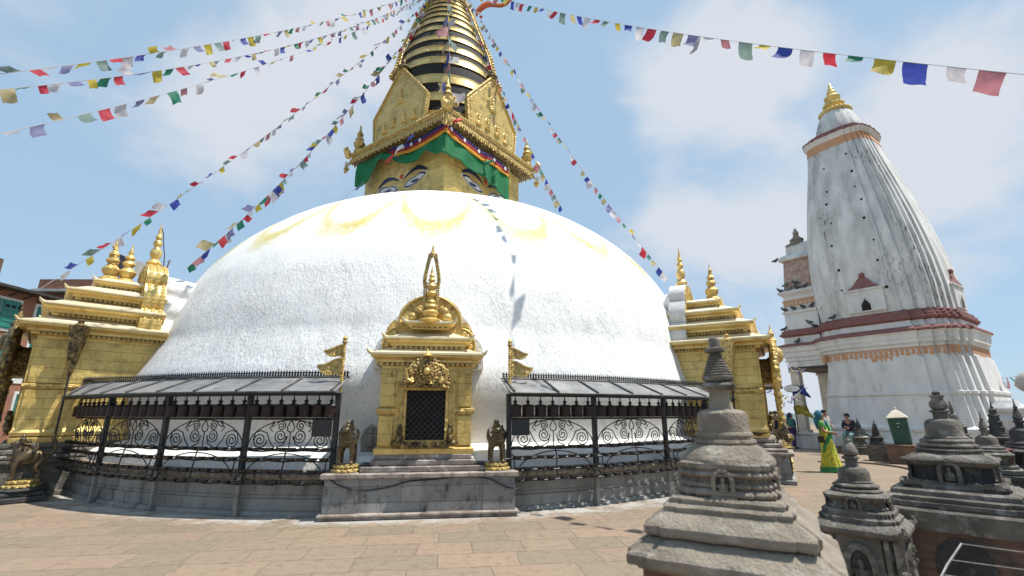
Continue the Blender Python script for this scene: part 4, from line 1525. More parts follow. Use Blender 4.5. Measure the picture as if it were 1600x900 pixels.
# gilded pennants on staffs at the inner railing ends
def pennant(label, phi, s):
    c = pol(9.93, phi)
    root = thing('gilded_pennant', label, 'pennant', c, R(-81.1 + 90 + phi))
    m = MB()
    m.tube([(0, 0, 1.95), (0, 0, 2.80)], .024, 8)
    for i in range(22):
        m.ball((0, 0, 2.12 + i * .032), .033, n=6, m=4)
    m.lathe([(.03, 2.78), (.05, 2.81), (.03, 2.84), (.045, 2.87), (.02, 2.91), (.005, 2.93)], 10)
    m.build('staff', gold_orn, root)
    for z0, hh, ln in ((2.54, .25, .33), (2.22, .34, .42)):
        m = MB()
        n_ = 12
        up, lo = [], []
        for i in range(n_ + 1):
            f = i / n_
            up.append((s * (.03 + ln * f), 0, z0 + hh * (.92 - .20 * f + .06 * sin(f * 7)) - .06 * f))
            lo.append((s * (.03 + ln * f), 0, z0 + hh * (.0 + .34 * f * f + .08 * sin(f * 8)) ))
        rings = [[(a[0], -.012 + .03 * sin(i * .6), a[2]), (b[0], -.012 + .03 * sin(i * .6), b[2]), (b[0], .012 + .03 * sin(i * .6), b[2]), (a[0], .012 + .03 * sin(i * .6), a[2])] for i, (a, b) in enumerate(zip(up, lo))]
        m.loft(rings)
        m.build('pennant_plate', gold_fine, root, angle=30)
        m = MB()
        for i in range(n_):
            m.ball((up[i][0], -.015 + .03 * sin(i * .6), up[i][2] - .015), .02, n=5, m=4)
            m.ball((lo[i][0], -.015 + .03 * sin(i * .6), lo[i][2] + .015), .02, n=5, m=4)
        m.build('beaded_edge', gold, root)


pennant('gilded double pennant on a staff pointing left, beside the left railing end', -9.35, -1)
pennant('gilded double pennant on a staff pointing right, beside the right railing end', 7.6, 1)


# ------------------------------------------------------------------ guardian lions on lotus stands
def lion_proto(label, mat_body, mat_base):
    root = thing('guardian_lion', label, 'statue')
    V = [(0, .18, .52), (0, .04, .52), (0, -.09, .55), (0, -.13, .64), (0, -.15, .72), (0, -.20, .75), (0, -.27, .72),   # spine..muzzle 0-6
         (-.105, -.13, .47), (-.12, -.16, .32), (-.115, -.15, .18), (-.12, -.205, .145),      # front left 7-10
         (.105, -.13, .47), (.12, -.16, .32), (.115, -.15, .18), (.12, -.205, .145),          # 11-14
         (-.10, .20, .46), (-.12, .13, .34), (-.12, .22, .24), (-.12, .16, .145),           # rear 15-18
         (.10, .20, .46), (.12, .13, .34), (.12, .22, .24), (.12, .16, .145),               # 19-22
         (0, .27, .54), (.0, .35, .62), (0, .34, .76), (0, .28, .86), (0, .32, .94),        # tail 23-27
         (0, -.235, .675), (0, -.12, .82)]                                                   # jaw 28, crown 29
    E_ = [(0, 1), (1, 2), (2, 3), (3, 4), (4, 5), (5, 6), (2, 7), (7, 8), (8, 9), (9, 10), (2, 11), (11, 12), (12, 13), (13, 14),
          (0, 15), (15, 16), (16, 17), (17, 18), (0, 19), (19, 20), (20, 21), (21, 22), (0, 23), (23, 24), (24, 25), (25, 26), (26, 27), (4, 28), (4, 29)]
    rad = [.11, .105, .13, .115, .095, .085, .06, .055, .04, .034, .045, .055, .04, .034, .045, .06, .045, .032, .04, .06, .045, .032, .04,
           .04, .03, .035, .04, .018, .04, .05]
    link('body', skin_mesh('lion_body', V, E_, rad, 1, 2), mat_body, root)
    m = MB()
    random.seed(3)
    for i in range(44):      # curled mane
        a = random.uniform(R(200), R(520)); z = random.uniform(.60, .82)
        r = .10 + .015 * sin(z * 20)
        m.ball((r * cos(a) * 1.1, -.09 + r * .8 * sin(a), z), .026, n=6, m=4)
    m.build('mane', mat_body, root)
    m = MB()
    for s in (-1, 1):
        m.ball((s * .045, -.255, .775), .02, n=7, m=5)
        m.prism([(s * .07 - .025, .77), (s * .07 + .025, .77), (s * .09, .85)], -.16, -.12)
        m.tube([(s * .12, .02, .5), (s * .16, .06, .60), (s * .17, .09, .70), (s * .14, .09, .78)], .03, 6, radii=[.04, .04, .03, .008])   # flame wings
        m.tube([(s * .10, -.17, .46), (s * .12, -.16, .34)], .02, 6, radii=[.06, .02])
    for i in range(9):
        a = R(180 + 22.5 * i)
        m.ball((.12 * cos(a), -.12 + .14 * sin(a), .545), .022, n=6, m=4)
    m.lathe([(.05, .80), (.06, .84), (.03, .87), (.035, .90), (.01, .94)], 10, (0, -.12))
    m.build('ornament', mat_body, root)
    m = MB()
    m.box(-.055, .055, -.285, -.25, .692, .712)
    m.build('mouth', dark_gap, root)
    m = MB()
    m.lathe([(.25, 0), (.26, .02), (.24, .05), (.20, .07), (.22, .09), (.21, .125)], 32, mod=lambda a, i: 1 + .05 * abs(sin(a * 9)))
    for i in range(16):
        a = 2 * pi * i / 16
        m.ball((.235 * cos(a), .235 * sin(a), .035), .045, .045, .03, 7, 5)
        m.ball((.205 * cos(a + .2), .205 * sin(a + .2), .105), .035, .035, .035, 7, 5)
    m.build('lotus_stand', mat_base, root)
    return root


lion_metal = material('weathered_bronze_lion', (.165, .12, .06), (.08, .062, .04), 9, .42, .55, bump=.7, bscale=40, bdist=.01, col3=(.05, .045, .03), n3scale=14, lo3=.5, hi3=.7)
lp = lion_proto('bronze guardian lion on a lotus stand left of the lattice window', lion_metal, gold_fine)
FRM = R(-81.1 + 90 - .9)
cs_o = pol(9.9, -.9)


def cs_pt(x, y, z):
    return frame(cs_o, (cos(FRM), sin(FRM))) @ Vector((x, y, z))


lp.scale = (.86,) * 3; lp.location = cs_pt(-1.24, -.08, .68); lp.rotation_euler = (0, 0, FRM)
lp['group'] = 'guardian lions'
dup(lp, cs_pt(1.22, -.08, .68), FRM, 'bronze guardian lion on a lotus stand right of the lattice window')
FL_ = R(-81.1 + 90 - 55)
o_ = pol(10.9, -55)
q = frame(o_, (cos(FL_), sin(FL_))) @ Vector((1.72, .30, .24))
big_l = dup(lp, q, FL_, 'larger bronze guardian lion with curled tail before the left edge shrine', 1.04)
m = MB()
m.box(-.40, .40, -.40, .40, 0, .10, .02)
m.box(-.34, .34, -.34, .34, .101, .18, .02)
m.lathe([(.32, .181), (.37, .20), (.37, .22), (.34, .24)], 24, mod=lambda a, i: 1 + .04 * abs(sin(a * 8)))
o = m.build('statue_plinth', stone_k, angle=30)
o.location = (q.x, q.y, 0); o.rotation_euler = (0, 0, FL_)
tag(o, 'dark stone plinth under the larger lion at the left edge', 'plinth')
FR_ = R(-81.1 + 90 + 52.5)
o_ = pol(10.9, 52.5)
fr_r = frame(o_, (cos(FR_), sin(FR_)))
q = fr_r @ Vector((-.95, -.33, .79))
dup(lp, q, FR_, 'bronze guardian lion at the near corner of the right gilded shrine', .62)
q = fr_r @ Vector((.95, -.33, .79))
dup(lp, q, FR_, 'bronze guardian lion at the far corner of the right gilded shrine', .62)
# small clutter of bronze bowls and lamps on the right shrine steps
m = MB()
m.lathe([(.05, 0), (.1, .02), (.04, .06), (.04, .12), (.16, .2), (.17, .24), (.10, .25), (.05, .3), (.08, .36), (.02, .46)], 14)
o = m.build('standing_lamp', gold_dark)
o.location = fr_r @ Vector((-1.06, .18, .902)); tag(o, 'small bronze standing lamp on the right shrine pedestal beside the wall', 'oil lamp')
m = MB()
m.lathe([(.06, 0), (.12, .03), (.05, .08), (.05, .16), (.15, .26), (.13, .34), (.04, .4), (.02, .5)], 14)
o = m.build('water_vessel', gold_dark)
o.location = fr_r @ Vector((.2, -.46, .70)); tag(o, 'bronze vessel on the lowest step of the right shrine', 'vessel')
# panel with gilded figures on the right pedestal
m = MB(fr_r)
m.box(-.5, .5, -.452, -.425, .14, .58)
o = m.build('votive_panel', stone_k, smooth=False)
tag(o, 'black panel with gilded relief figures on the right shrine pedestal', 'relief panel')
m = MB(fr_r)
for i in range(5):
    x = -.4 + .2 * i
    m.ball((x, -.46, .30), .055, .03, .08); m.ball((x, -.465, .42), .035, .03, .04); m.ball((x, -.46, .22), .08, .03, .04)
m.build('figure', gold, o)

# carved relief standing left of the centre shrine
m = MB()
m.prism([(-.15, 0), (.15, 0), (.17, .22), (.12, .36), (0, .46), (-.12, .36), (-.17, .22)], -.05, .05)
o = m.build('relief_slab', plaster_grey, angle=40)
m = MB()
m.ball((0, -.06, .12), .1, .04, .05); m.ball((0, -.06, .22), .065, .045, .09); m.ball((0, -.07, .34), .04, .04, .05)
m.tube([(.13 * cos(R(t)), -.055, .24 + .17 * sin(R(t))) for t in range(-30, 211, 20)], .02, 5)
m.build('carved_figure', plaster_grey, o)
o.location = cs_pt(-.95, .45, .95); o.rotation_euler = (0, 0, FRM)
tag(o, 'small whitewashed stone relief of a seated figure left of the gilded body', 'relief')
m = MB()
m.box(-.2, .2, -.12, .12, 0, .272, .02)
o2 = m.build('stone_block', lime_old, angle=30)
o2.location = cs_pt(-.95, .45, .672 + .005); o2.rotation_euler = (0, 0, FRM)
tag(o2, 'low limewashed block under the small stone relief', 'block')

# cable slung across the pedestal
m = MB()
pts = [(-1.42, -.335, .60), (-1.3, -.34, .52), (-1.1, -.34, .45), (-.85, -.31, .42), (-.55, -.31, .46), (-.2, -.31, .55), (.2, -.31, .57), (.55, -.31, .6), (.9, -.31, .595), (1.1, -.34, .56), (1.35, -.34, .44), (1.53, -.34, .40)]
m.tube([tuple(cs_pt(*p)) for p in pts], .011, 6)
tag(m.build('cable', cable_m), 'thin black cable sagging across the front of the grey pedestal', 'cable')


# ------------------------------------------------------------------ white temple tower (shikhara) on the right
TC = Vector((18.35, 22.35, 0))
TRZ = R(-145 + 90)
tower_plaster = material('tower_limewash', (.70, .685, .655), (.58, .57, .55), 1.6, .9, bump=.8, bscale=12, bdist=.03, stretch=(1, 1, .35), col3=(.42, .41, .40), n3scale=3.0, lo3=.55, hi3=.78)
tower_upper = material('mould_streaked_limewash', (.68, .67, .645), (.46, .45, .43), 2.4, .9, bump=.8, bscale=12, bdist=.03, stretch=(1, 1, .28), col3=(.15, .145, .14), n3scale=11, lo3=.50, hi3=.66, mask3=(.9, .50, .64))
red_wash = material('faded_red_wash', (.24, .095, .085), (.19, .085, .078), 4, .85, bump=.6, bscale=20, bdist=.02, col3=(.30, .2, .18), n3scale=9, lo3=.55, hi3=.75)
cream = material('cream_wash', (.66, .58, .46), (.56, .49, .4), 4, .9)
orange_paint = material('orange_stencil', (.58, .29, .14), (.5, .29, .17), 9, .85)
tt = thing('temple_tower', 'tall curved white temple tower with mould streaks, red cornices and a gold finial', 'temple', TC, TRZ)
TP = redent([(1.0, .44), (.96, .62), (.915, .76), (.86, .86)])
TPL = redent([(1.0, .50), (.95, .66), (.90, .79), (.84, .84)])


def tl(z):
    return -.068 * max(0, z - 3)      # the tower stands a little out of plumb


m = MB()
m.plan(TPL, [(3.42, 0), (3.42, .45), (3.32, .50), (3.26, .85), (3.32, .9), (3.32, 1.0), (3.18, 1.06), (3.10, 1.12), (2.92, 2.3), (2.97, 2.34), (2.97, 2.44), (2.90, 2.48), (2.70, 3.85)])
m.build('base_storey', tower_plaster, tt, angle=25)
m = MB()
m.plan(TPL, [(2.70, 3.851, tl(3.85), 0), (2.70, 4.28, tl(4.3), 0), (2.76, 4.3, tl(4.3), 0), (2.76, 4.42, tl(4.4), 0), (2.86, 4.46, tl(4.4), 0), (2.86, 4.60, tl(4.5), 0), (2.90, 4.66, tl(4.6), 0), (2.90, 4.82, tl(4.8), 0), (2.98, 4.92, tl(4.8), 0)])
m.build('entablature', tower_plaster, tt, angle=25)
m = MB()
m.plan(TPL, [(2.98, 4.921, tl(5), 0), (3.03, 4.94, tl(5), 0), (3.01, 5.02, tl(5), 0), (2.86, 5.14, tl(5), 0), (2.7, 5.16, tl(5), 0)])
m.build('lower_red_cornice', red_wash, tt, angle=25)
m = MB()
m.plan(TPL, [(2.66, 5.1, tl(5), 0), (2.62, 5.42, tl(5.4), 0)])
m.build('cornice_neck', tower_plaster, tt, angle=25)
m = MB()
m.plan(TPL, [(2.66, 5.421, tl(5.4), 0), (2.76, 5.5, tl(5.4), 0), (2.76, 5.58, tl(5.4), 0), (2.70, 5.62, tl(5.4), 0), (2.70, 5.7, tl(5.4), 0), (2.62, 5.76, tl(5.4), 0), (2.62, 5.84, tl(5.4), 0), (2.4, 5.95, tl(5.4), 0)])
m.build('upper_red_cornice', red_wash, tt, angle=25)
CURVE = [(5.9, 2.52), (7.0, 2.57), (8.2, 2.53), (9.4, 2.42), (10.6, 2.26), (11.8, 2.06), (13.0, 1.83), (14.0, 1.64), (15.5, 1.40)]
m = MB()
lv = [(5.9 + .3 * i) for i in range(33)]
m.plan(TP, [(lerp_tab(CURVE, z), z, tl(z), 0) for z in lv])
m.build('curved_tower', tower_upper, tt, angle=25)
m = MB()
m.plan(TP, [(lerp_tab(CURVE, 15.0) + .015, 15.02, tl(15.0), 0), (lerp_tab(CURVE, 15.5) + .02, 15.46, tl(15.5), 0)])
m.build('orange_band', orange_paint, tt, angle=25)
x_ = tl(15.6)
m = MB(Matrix.Translation((0, 0, .6)))
m.plan(TP, [(1.44, 14.861, x_, 0), (1.48, 14.9, x_, 0), (1.48, 15.0, x_, 0), (1.56, 15.06, x_, 0), (1.56, 15.12, x_, 0)])
m.build('crown_cornice', tower_plaster, tt, angle=25)
m = MB(Matrix.Translation((0, 0, .6)))
m.plan(TP, [(1.56, 15.121, x_, 0), (1.59, 15.14, x_, 0), (1.57, 15.2, x_, 0), (1.38, 15.28, x_, 0), (1.38, 15.36, x_, 0), (1.26, 15.42, x_, 0), (1.24, 15.5, x_, 0), (1.1, 15.56, x_, 0)])
for k in range(4):
    for j in range(-3, 4):
        m.M = Matrix.Translation((x_, 0, .6)) @ Matrix.Rotation(k * pi / 2, 4, 'Z')
        m.ball((j * .33, -1.53 + .05 * abs(j), 15.2), .07, .07, .10, 6, 4)
pass
m.build('crown_red_eaves', red_wash, tt, angle=30)
m = MB(Matrix.Translation((x_, 0, .6)))
m.lathe([(1.04, 15.5), (1.06, 15.7), (1.0, 16.0), (.88, 16.4), (.76, 16.75), (.64, 16.95)], 64, mod=lambda a, i: 1 + .05 * abs(sin(a * 9)))
m.build('ribbed_cap', tower_upper, tt, angle=50)
m = MB(Matrix.Translation((x_, 0, .6)))
for (z, r, n_, b) in ((17.02, .68, 22, .13), (17.5, .42, 14, .12)):
    for i in range(n_):
        m.ball((r * cos(2 * pi * i / n_), r * sin(2 * pi * i / n_), z), b, n=7, m=5)
m.lathe([(.66, 16.9), (.7, 17.0), (.6, 17.15), (.36, 17.2), (.3, 17.3), (.46, 17.42), (.5, 17.55), (.36, 17.66), (.24, 17.7), (.38, 17.86), (.4, 18.0), (.26, 18.16), (.16, 18.2), (.24, 18.3), (.2, 18.4), (.12, 18.44), (.16, 18.54), (.06, 18.7), (.09, 18.78), (.02, 18.95)], 18)
m.build('gold_finial', gold, tt)
# put-log holes up the face
k = 0
for xr, zs in ((-.33, (13.9, 12.5, 11.8, 10.7, 9.5, 8.2, 7.2)), (.33, (14.3, 13.2, 12.3, 11.5, 10.5, 9.3, 8.3, 7.0))):
    for z in zs:
        s = lerp_tab(CURVE, z)
        yy = -s if abs(xr) < .42 else -s * .93
        m = MB()
        hs = .035 + .018 * ((k * 7) % 3) / 2; xo = .06 * sin(k * 2.7)
        m.box(xr * s - hs + tl(z) + xo, xr * s + hs + tl(z) + xo, yy - .012, yy + .1, z - hs * 1.2, z + hs * 1.2)
        m.build('putlog_hole', dark_gap, tt, smooth=False)
        k += 1
# dormer niches on the faces
for k in range(4):
    rz = Matrix.Rotation(k * pi / 2, 4, 'Z') @ Matrix.Translation((0, -.17, 0))
    m = MB(Matrix.Translation((tl(7), 0, 0)) @ rz)
    m.box(-.72, .72, -2.50, -2.2, 6.02, 7.0)
    m.box(-.80, .80, -2.56, -2.2, 7.001, 7.10, .02)
    dn = m.build('dormer', tower_plaster, tt, angle=25)
    m = MB(Matrix.Translation((tl(7), 0, 0)) @ rz)
    m.loft([[(-.62, -2.56, 7.102), (.62, -2.56, 7.102), (.62, -2.1, 7.102), (-.62, -2.1, 7.102)], [(-.34, -2.48, 7.34), (.34, -2.48, 7.34), (.34, -2.1, 7.34), (-.34, -2.1, 7.34)], [(-.32, -2.44, 7.42), (.32, -2.44, 7.42), (.32, -2.1, 7.42), (-.32, -2.1, 7.42)], [(-.10, -2.42, 7.66), (.10, -2.42, 7.66), (.1, -2.1, 7.66), (-.1, -2.1, 7.66)]])
    m.ball((0, -2.38, 7.74), .13, .1, .13)
    m.build('dormer_roof', red_wash, dn, angle=30)
    m = MB(Matrix.Translation((tl(7), 0, 0)) @ rz)
    m.prism([(-.17, 6.08), (.17, 6.08), (.17, 6.32), (.10, 6.46), (.04, 6.52), (0, 6.62), (-.04, 6.52), (-.10, 6.46), (-.17, 6.32)], -2.515, -2.501)
    m.build('window', dark_gap, dn, smooth=False)
    m = MB(Matrix.Translation((tl(7), 0, 0)) @ rz)
    for sx in (-1, 1):
        m.tube([(sx * .21, -2.52, 6.06), (sx * .21, -2.52, 6.34), (sx * .13, -2.52, 6.5), (0, -2.52, 6.68)], .03, 5)
    m.build('window_frame', tower_plaster, dn)
# stencilled frieze: little scrolls in relief under the cornice
m = MB()
for k in range(4):
    m.M = Matrix.Translation((tl(4), 0, 0)) @ Matrix.Rotation(k * pi / 2, 4, 'Z')
    for j in range(-13, 14):
        x = j * .19
        ax = abs(x) / 2.7
        off = 1.0 if ax < .5 else (.95 if ax < .66 else (.90 if ax < .79 else .84))
        y = -2.705 * off - .002
        dz = .05 * (j % 2)
        m.prism([(x - .085, 4.02 - dz), (x + .02, 3.96 - dz), (x + .085, 4.04 - dz), (x + .06, 4.12), (x + .085, 4.2), (x - .085, 4.2), (x - .04, 4.1)], y - .006, y)
        m.prism([(x - .095, 4.22), (x + .095, 4.22), (x + .095, 4.27), (x - .095, 4.27)], y - .006, y)
    y = -2.707
    m.prism([(-.42, 3.98), (-.36, 3.74), (-.3, 3.66), (-.14, 3.62), (0, 3.5), (.14, 3.62), (.3, 3.66), (.36, 3.74), (.42, 3.98), (.2, 3.92), (.1, 3.98), (-.1, 3.98), (-.2, 3.92)], y - .006, y)
m.M = Matrix.Identity(4)
m.build('orange_frieze', orange_paint, tt, smooth=False)
m = MB()
y = -2.714
for sx in (-1, 1):
    m.prism([(sx * .17 - .08, 3.76), (sx * .17 + .08, 3.76), (sx * .17 + .05, 3.88), (sx * .17 - .05, 3.88)], y - .004, y)
m.prism([(-.05, 3.6), (.05, 3.6), (.03, 3.9), (-.03, 3.9)], y - .004, y)
m.build('frieze_gap', tower_plaster, tt, smooth=False)
porch_brick = material('limed_porch_brick', (.34, .20, .15), (.44, .36, .31), 5, .9, bump=.7, bscale=20, bdist=.03, col3=(.20, .12, .10), n3scale=9, lo3=.54, hi3=.7)
# porch on the left flank
px0, px1, py0, py1 = -4.45, -2.72, -1.75, 1.75


def pz(z):
    return 5.8 + (z - 5.8) * 1.2


for (x, y) in ((px0 + .22, py0 + .22), (px0 + .22, py1 - .22)):
    m = MB()
    m.box(x - .2, x + .2, y - .2, y + .2, .8, 3.6, .03)
    m.box(x - .26, x + .26, y - .26, y + .26, 3.601, 3.74, .03)
    m.box(x - .28, x + .28, y - .28, y + .28, .45, .799, .03)
    m.build('porch_pillar', cream, tt, angle=30)
m = MB()
m.box(px0 - .1, px1, py0 - .1, py1 + .1, 0, .449, .03)
m.build('porch_platform', lime_old, tt, angle=30)
m = MB()
m.box(px0 - .02, px1 + .2, py0 - .02, py1 + .02, 3.741, 3.88)
m.build('porch_beam', wood_dark, tt, smooth=False)


def prect(o, z):
    z = pz(z) if z > 5.8 else z
    return [(px0 - o, py0 - o, z), (px1, py0 - o, z), (px1, py1 + o, z), (px0 - o, py1 + o, z)]


m = MB()
m.loft([prect(0, 3.881), prect(0, 4.15), prect(.06, 4.18), prect(.06, 4.34), prect(.14, 4.38), prect(.14, 4.6), prect(.22, 4.66), prect(.22, 4.82), prect(.3, 4.9)])
m.loft([prect(.02, 5.06), prect(.02, 5.42)])
m.loft([prect(-.1, 5.8), prect(-.12, 6.5), prect(-.04, 6.54), prect(-.04, 6.62), prect(-.14, 6.66), prect(-.16, 7.3), prect(.04, 7.44), prect(.04, 7.5), prect(-.1, 7.6)])
m.build('porch_wall', tower_plaster, tt, angle=25)
m = MB()
m.loft([prect(.3, 4.901), prect(.36, 4.93), prect(.34, 4.99), prect(.05, 5.08)])
m.loft([prect(.05, 5.421), prect(.17, 5.5), prect(.17, 5.56), prect(.08, 5.62), prect(.08, 5.72), prect(-.1, 5.82)])
m.build('porch_red_cornice', red_wash, tt, angle=25)
m = MB()
for j in range(9):
    x = px0 + .2 + .22 * j
    y = py0 + .115
    m.M = Matrix.Translation((0, 0, pz(7) - 7))
    m.prism([(x - .1, 6.86), (x + .02, 6.8), (x + .1, 6.88), (x + .06, 6.98), (x + .1, 7.08), (x - .1, 7.08), (x - .04, 6.96)], y - .006, y + .02)
    m.prism([(x - .11, 7.1), (x + .11, 7.1), (x + .11, 7.15), (x - .11, 7.15)], y - .006, y + .02)
m.build('orange_frieze', orange_paint, tt, smooth=False)
m = MB()
m.loft([prect(-.2, 7.55), prect(-.25, 7.8), prect(-.35, 8.9), prect(-.26, 8.96)])
m.build('porch_brick_drum', porch_brick, tt, angle=25)
m = MB()
m.loft([prect(-.2, 8.961), prect(-.14, 9.04), prect(-.3, 9.2), prect(-.5, 9.3), prect(-.5, 9.6), prect(-.8, 9.8)])
m.build('porch_cap', tower_upper, tt, angle=25)
m = MB(Matrix.Translation(((px0 + px1) / 2, -.6, pz(9.7) - 9.7)))
m.lathe([(.5, 9.7), (.6, 9.82), (.4, 9.92), (.3, 10.0), (.36, 10.12), (.2, 10.25), (.12, 10.4), (.16, 10.5), (.03, 10.8)], 14)
m.build('porch_finial', stone_l, tt)
# round white lotus pedestal at the right foot of the tower
lt = thing('lotus_pedestal', 'round white lotus pedestal standing at the right foot of the temple tower', 'pedestal', (15.75, 15.6, 0))
lt.scale = (.52, .52, 1.0)
m = MB()
pet = lambda a, i: 1 + .07 * abs(sin(a * 10))
m.lathe([(.62, 1.0), (.66, 1.02), (.8, 1.1), (.92, 1.25), (.98, 1.4), (.9, 1.45)], 80, mod=lambda a, i: 1 + .07 * abs(sin(a * 10)) if i in (2, 3, 4) else 1)
m.build('lotus', lime_old, lt)
m = MB()
m.lathe([(.72, 1.45), (.66, 1.5), (.66, 1.58), (.86, 1.66), (.9, 1.74), (.8, 1.82), (.58, 1.9), (.5, 1.98)], 40)
m.build('moulded_drum', lime_old, lt)
m = MB()
m.box(-1.1, 1.1, -1.1, 1.1, 0, .98, .03)
m.build('base_block', lime_old, lt, angle=30)

# low parapet in front of the porch
pw_ = frame(TC, (cos(TRZ), sin(TRZ)))
m = MB(pw_)
m.box(-6.6, -2.9, -3.35, -3.0, 0, .62, .02)
m.box(-6.65, -2.85, -3.4, -2.95, .621, .72, .02)
tag(m.build('parapet', lime_old, angle=30), 'low grey whitewashed parapet wall before the tower porch', 'wall')
m = MB(pw_)
m.lathe([(.26, 0), (.26, .9), (.32, .95), (.3, 1.05), (.2, 1.15), (.24, 1.3), (.12, 1.42), (.03, 1.5)], 16, (-5.6, -3.7))
tag(m.build('stone_post', lime_old), 'round whitewashed stone post beside the parapet, behind the standing people', 'post')
# things hanging in the porch: cloths, sign
m = MB(pw_)
m.lathe([(.02, 0), (.03, 1.5), (.03, 2.55), (.02, 2.6)], 8, (-3.75, -3.2))
sg = m.build('sign_post', iron_grey)
tag(sg, 'thin post with a small oval sign board in front of the porch opening', 'sign')
m = MB(pw_ @ Matrix.Translation((-3.75, -3.2, 2.75)))
m.prism(arc(0, 0, .36, 0, 342, 19, .15), -.03, .03)
m.build('sign_board', white_paint, sg)
m = MB(pw_ @ Matrix.Translation((-3.75, -3.2, 2.75)))
m.tube([(x, 0, z) for x, z in arc(0, 0, .36, 0, 360, 24, .15)], .03, 6)
m.build('sign_rim', iron_grey, sg)

# pigeons on the ledges
pig_m = material('pigeon_grey', (.07, .075, .085), (.035, .037, .045), 12, .6)
pig_l = material('pigeon_pale', (.2, .2, .21), (.1, .1, .11), 10, .6)


def pigeon_mesh():
    V = [(0, .17, .09), (0, .08, .11), (0, 0, .12), (0, -.06, .14), (0, -.09, .19), (0, -.105, .225), (0, -.14, .22),
         (-.03, 0, .06), (-.03, -.01, .0), (.03, 0, .06), (.03, -.01, .0)]
    E_ = [(0, 1), (1, 2), (2, 3), (3, 4), (4, 5), (5, 6), (2, 7), (7, 8), (2, 9), (9, 10)]
    return skin_mesh('pigeon', V, E_, [(.035, .012), .055, .07, .06, .035, .032, .008, .012, .008, .012, .008], 2, 1)


pm = pigeon_mesh()
for v in pm.vertices: v.co *= 1.25
pm.materials.append(pig_m)
pm2 = pm.copy(); pm2.materials.clear(); pm2.materials.append(pig_l)
PIG = [(-4.6, 7.5, 'pigeon on the left end of the upper porch ledge below the brick drum', 0), (-4.05, 7.5, 'pigeon second from the left on the upper porch ledge', 1), (-3.6, 7.5, 'pigeon third from the left on the upper porch ledge', 0), (-3.15, 7.5, 'pigeon at the right end of the upper porch ledge beside the tower', 0),
       (-4.55, 6.62, 'pigeon leftmost on the porch ledge under the orange frieze', 0), (-4.0, 6.62, 'pigeon second from the left under the orange porch frieze', 0), (-3.45, 6.62, 'pigeon third from the left under the orange porch frieze', 0), (-2.95, 6.62, 'pigeon rightmost under the orange porch frieze', 0),
       (-4.7, 5.74, 'pigeon on the outer left corner of the upper red porch cornice', 0), (-2.95, 5.72, 'pigeon on the upper red porch cornice where it meets the tower', 0), (-2.7, 5.76, 'dark pigeon just right of the porch joint on the red cornice', 0), (-1.75, 5.86, 'lone pigeon on the upper red cornice left of the window', 0),
       (-3.9, 5.02, 'lone pigeon on the lower red cornice of the porch', 0), (-4.3, 7.72, 'pale pigeon left against the brick drum', 1), (-3.7, 7.74, 'pigeon right against the brick drum', 0), (-4.72, 8.96, 'pigeon perched at the left corner above the brick drum', 0)]
for (x, z, lab, pale) in PIG:
    if x > -2.72: y = -2.78 if z < 5.8 else -2.55
    elif z > 8.9: y = py0 + .2
    elif z > 7.6: y = py0 + .12
    elif z > 7: y = py0 + .02
    elif z > 6: y = py0 + .07
    elif z > 5.5: y = py0 - .0
    else: y = py0 - .22
    o = link('pigeon', pm2 if pale else pm, None)
    if x < -2.72:
        x = px0 + (x + 4.75) / 2.03 * 1.73
    z = pz(z) if z > 5.83 and x < -2.72 else z
    p = pw_ @ Vector((x, y, z))
    o.location = p
    o.rotation_euler = (0, 0, TRZ + random.choice((R(60), R(-70), R(100), R(-110))) + random.uniform(-.3, .3))
    tag(o, lab, 'pigeon', 'pigeons on the temple ledges')


# ------------------------------------------------------------------ stone chaityas (votive stupas)
def niche(par, M_, w_, z0, z1, mat, seated=True):
    """arched frame with a dark recess and a seated figure on a face at local y = 0 (-y outwards)"""
    m = MB(M_)
    h = z1 - z0
    outer = [(w_, z0)] + arc(0, z0 + h * .5, w_, 0, 180, 12, h * .5) + [(-w_, z0)]
    inner = [(w_ * .62, z0 + h * .06)] + arc(0, z0 + h * .5, w_ * .62, 0, 180, 12, h * .36) + [(-w_ * .62, z0 + h * .06)]
    r0 = [(x, -.0, z) for x, z in outer]
    r1 = [(x, -w_ * .30, z) for x, z in outer]
    r2 = [(x, -w_ * .34, z) for x, z in inner]
    r3 = [(x, -w_ * .04, z) for x, z in inner]
    m.loft([r0, r1, r2, r3], closed=True, caps=False)
    m.box(-w_ * 1.12, w_ * 1.12, -w_ * .36, -.001, z0 - h * .10, z0 - .001)
    for a in range(15, 170, 30):
        m.ball((w_ * .84 * cos(R(a)), -w_ * .36, z0 + h * .5 + h * .43 * sin(R(a))), w_ * .14, n=6, m=4)
    f = m.build('niche_frame', mat, par, angle=50)
    m = MB(M_)
    m.prism(inner, -w_ * .05, -.001)
    m.build('niche_recess', stone_k, f, smooth=False)  # black stone puts the shade of the recess into the colour
    m = MB(M_)
    c = z0 + h * .1
    m.ball((0, -w_ * .2, c + h * .08), w_ * .46, w_ * .22, h * .07)
    m.ball((0, -w_ * .2, c + h * .24), w_ * .26, w_ * .18, h * .17)
    m.ball((0, -w_ * .22, c + h * .48), w_ * .17, w_ * .15, h * .10)
    for s in (-1, 1):
        m.tube([(s * w_ * .24, -w_ * .2, c + h * .34), (s * w_ * .36, -w_ * .22, c + h * .2), (s * w_ * .1, -w_ * .36, c + h * .12)], w_ * .08, 6)
    m.build('seated_figure', mat, f)


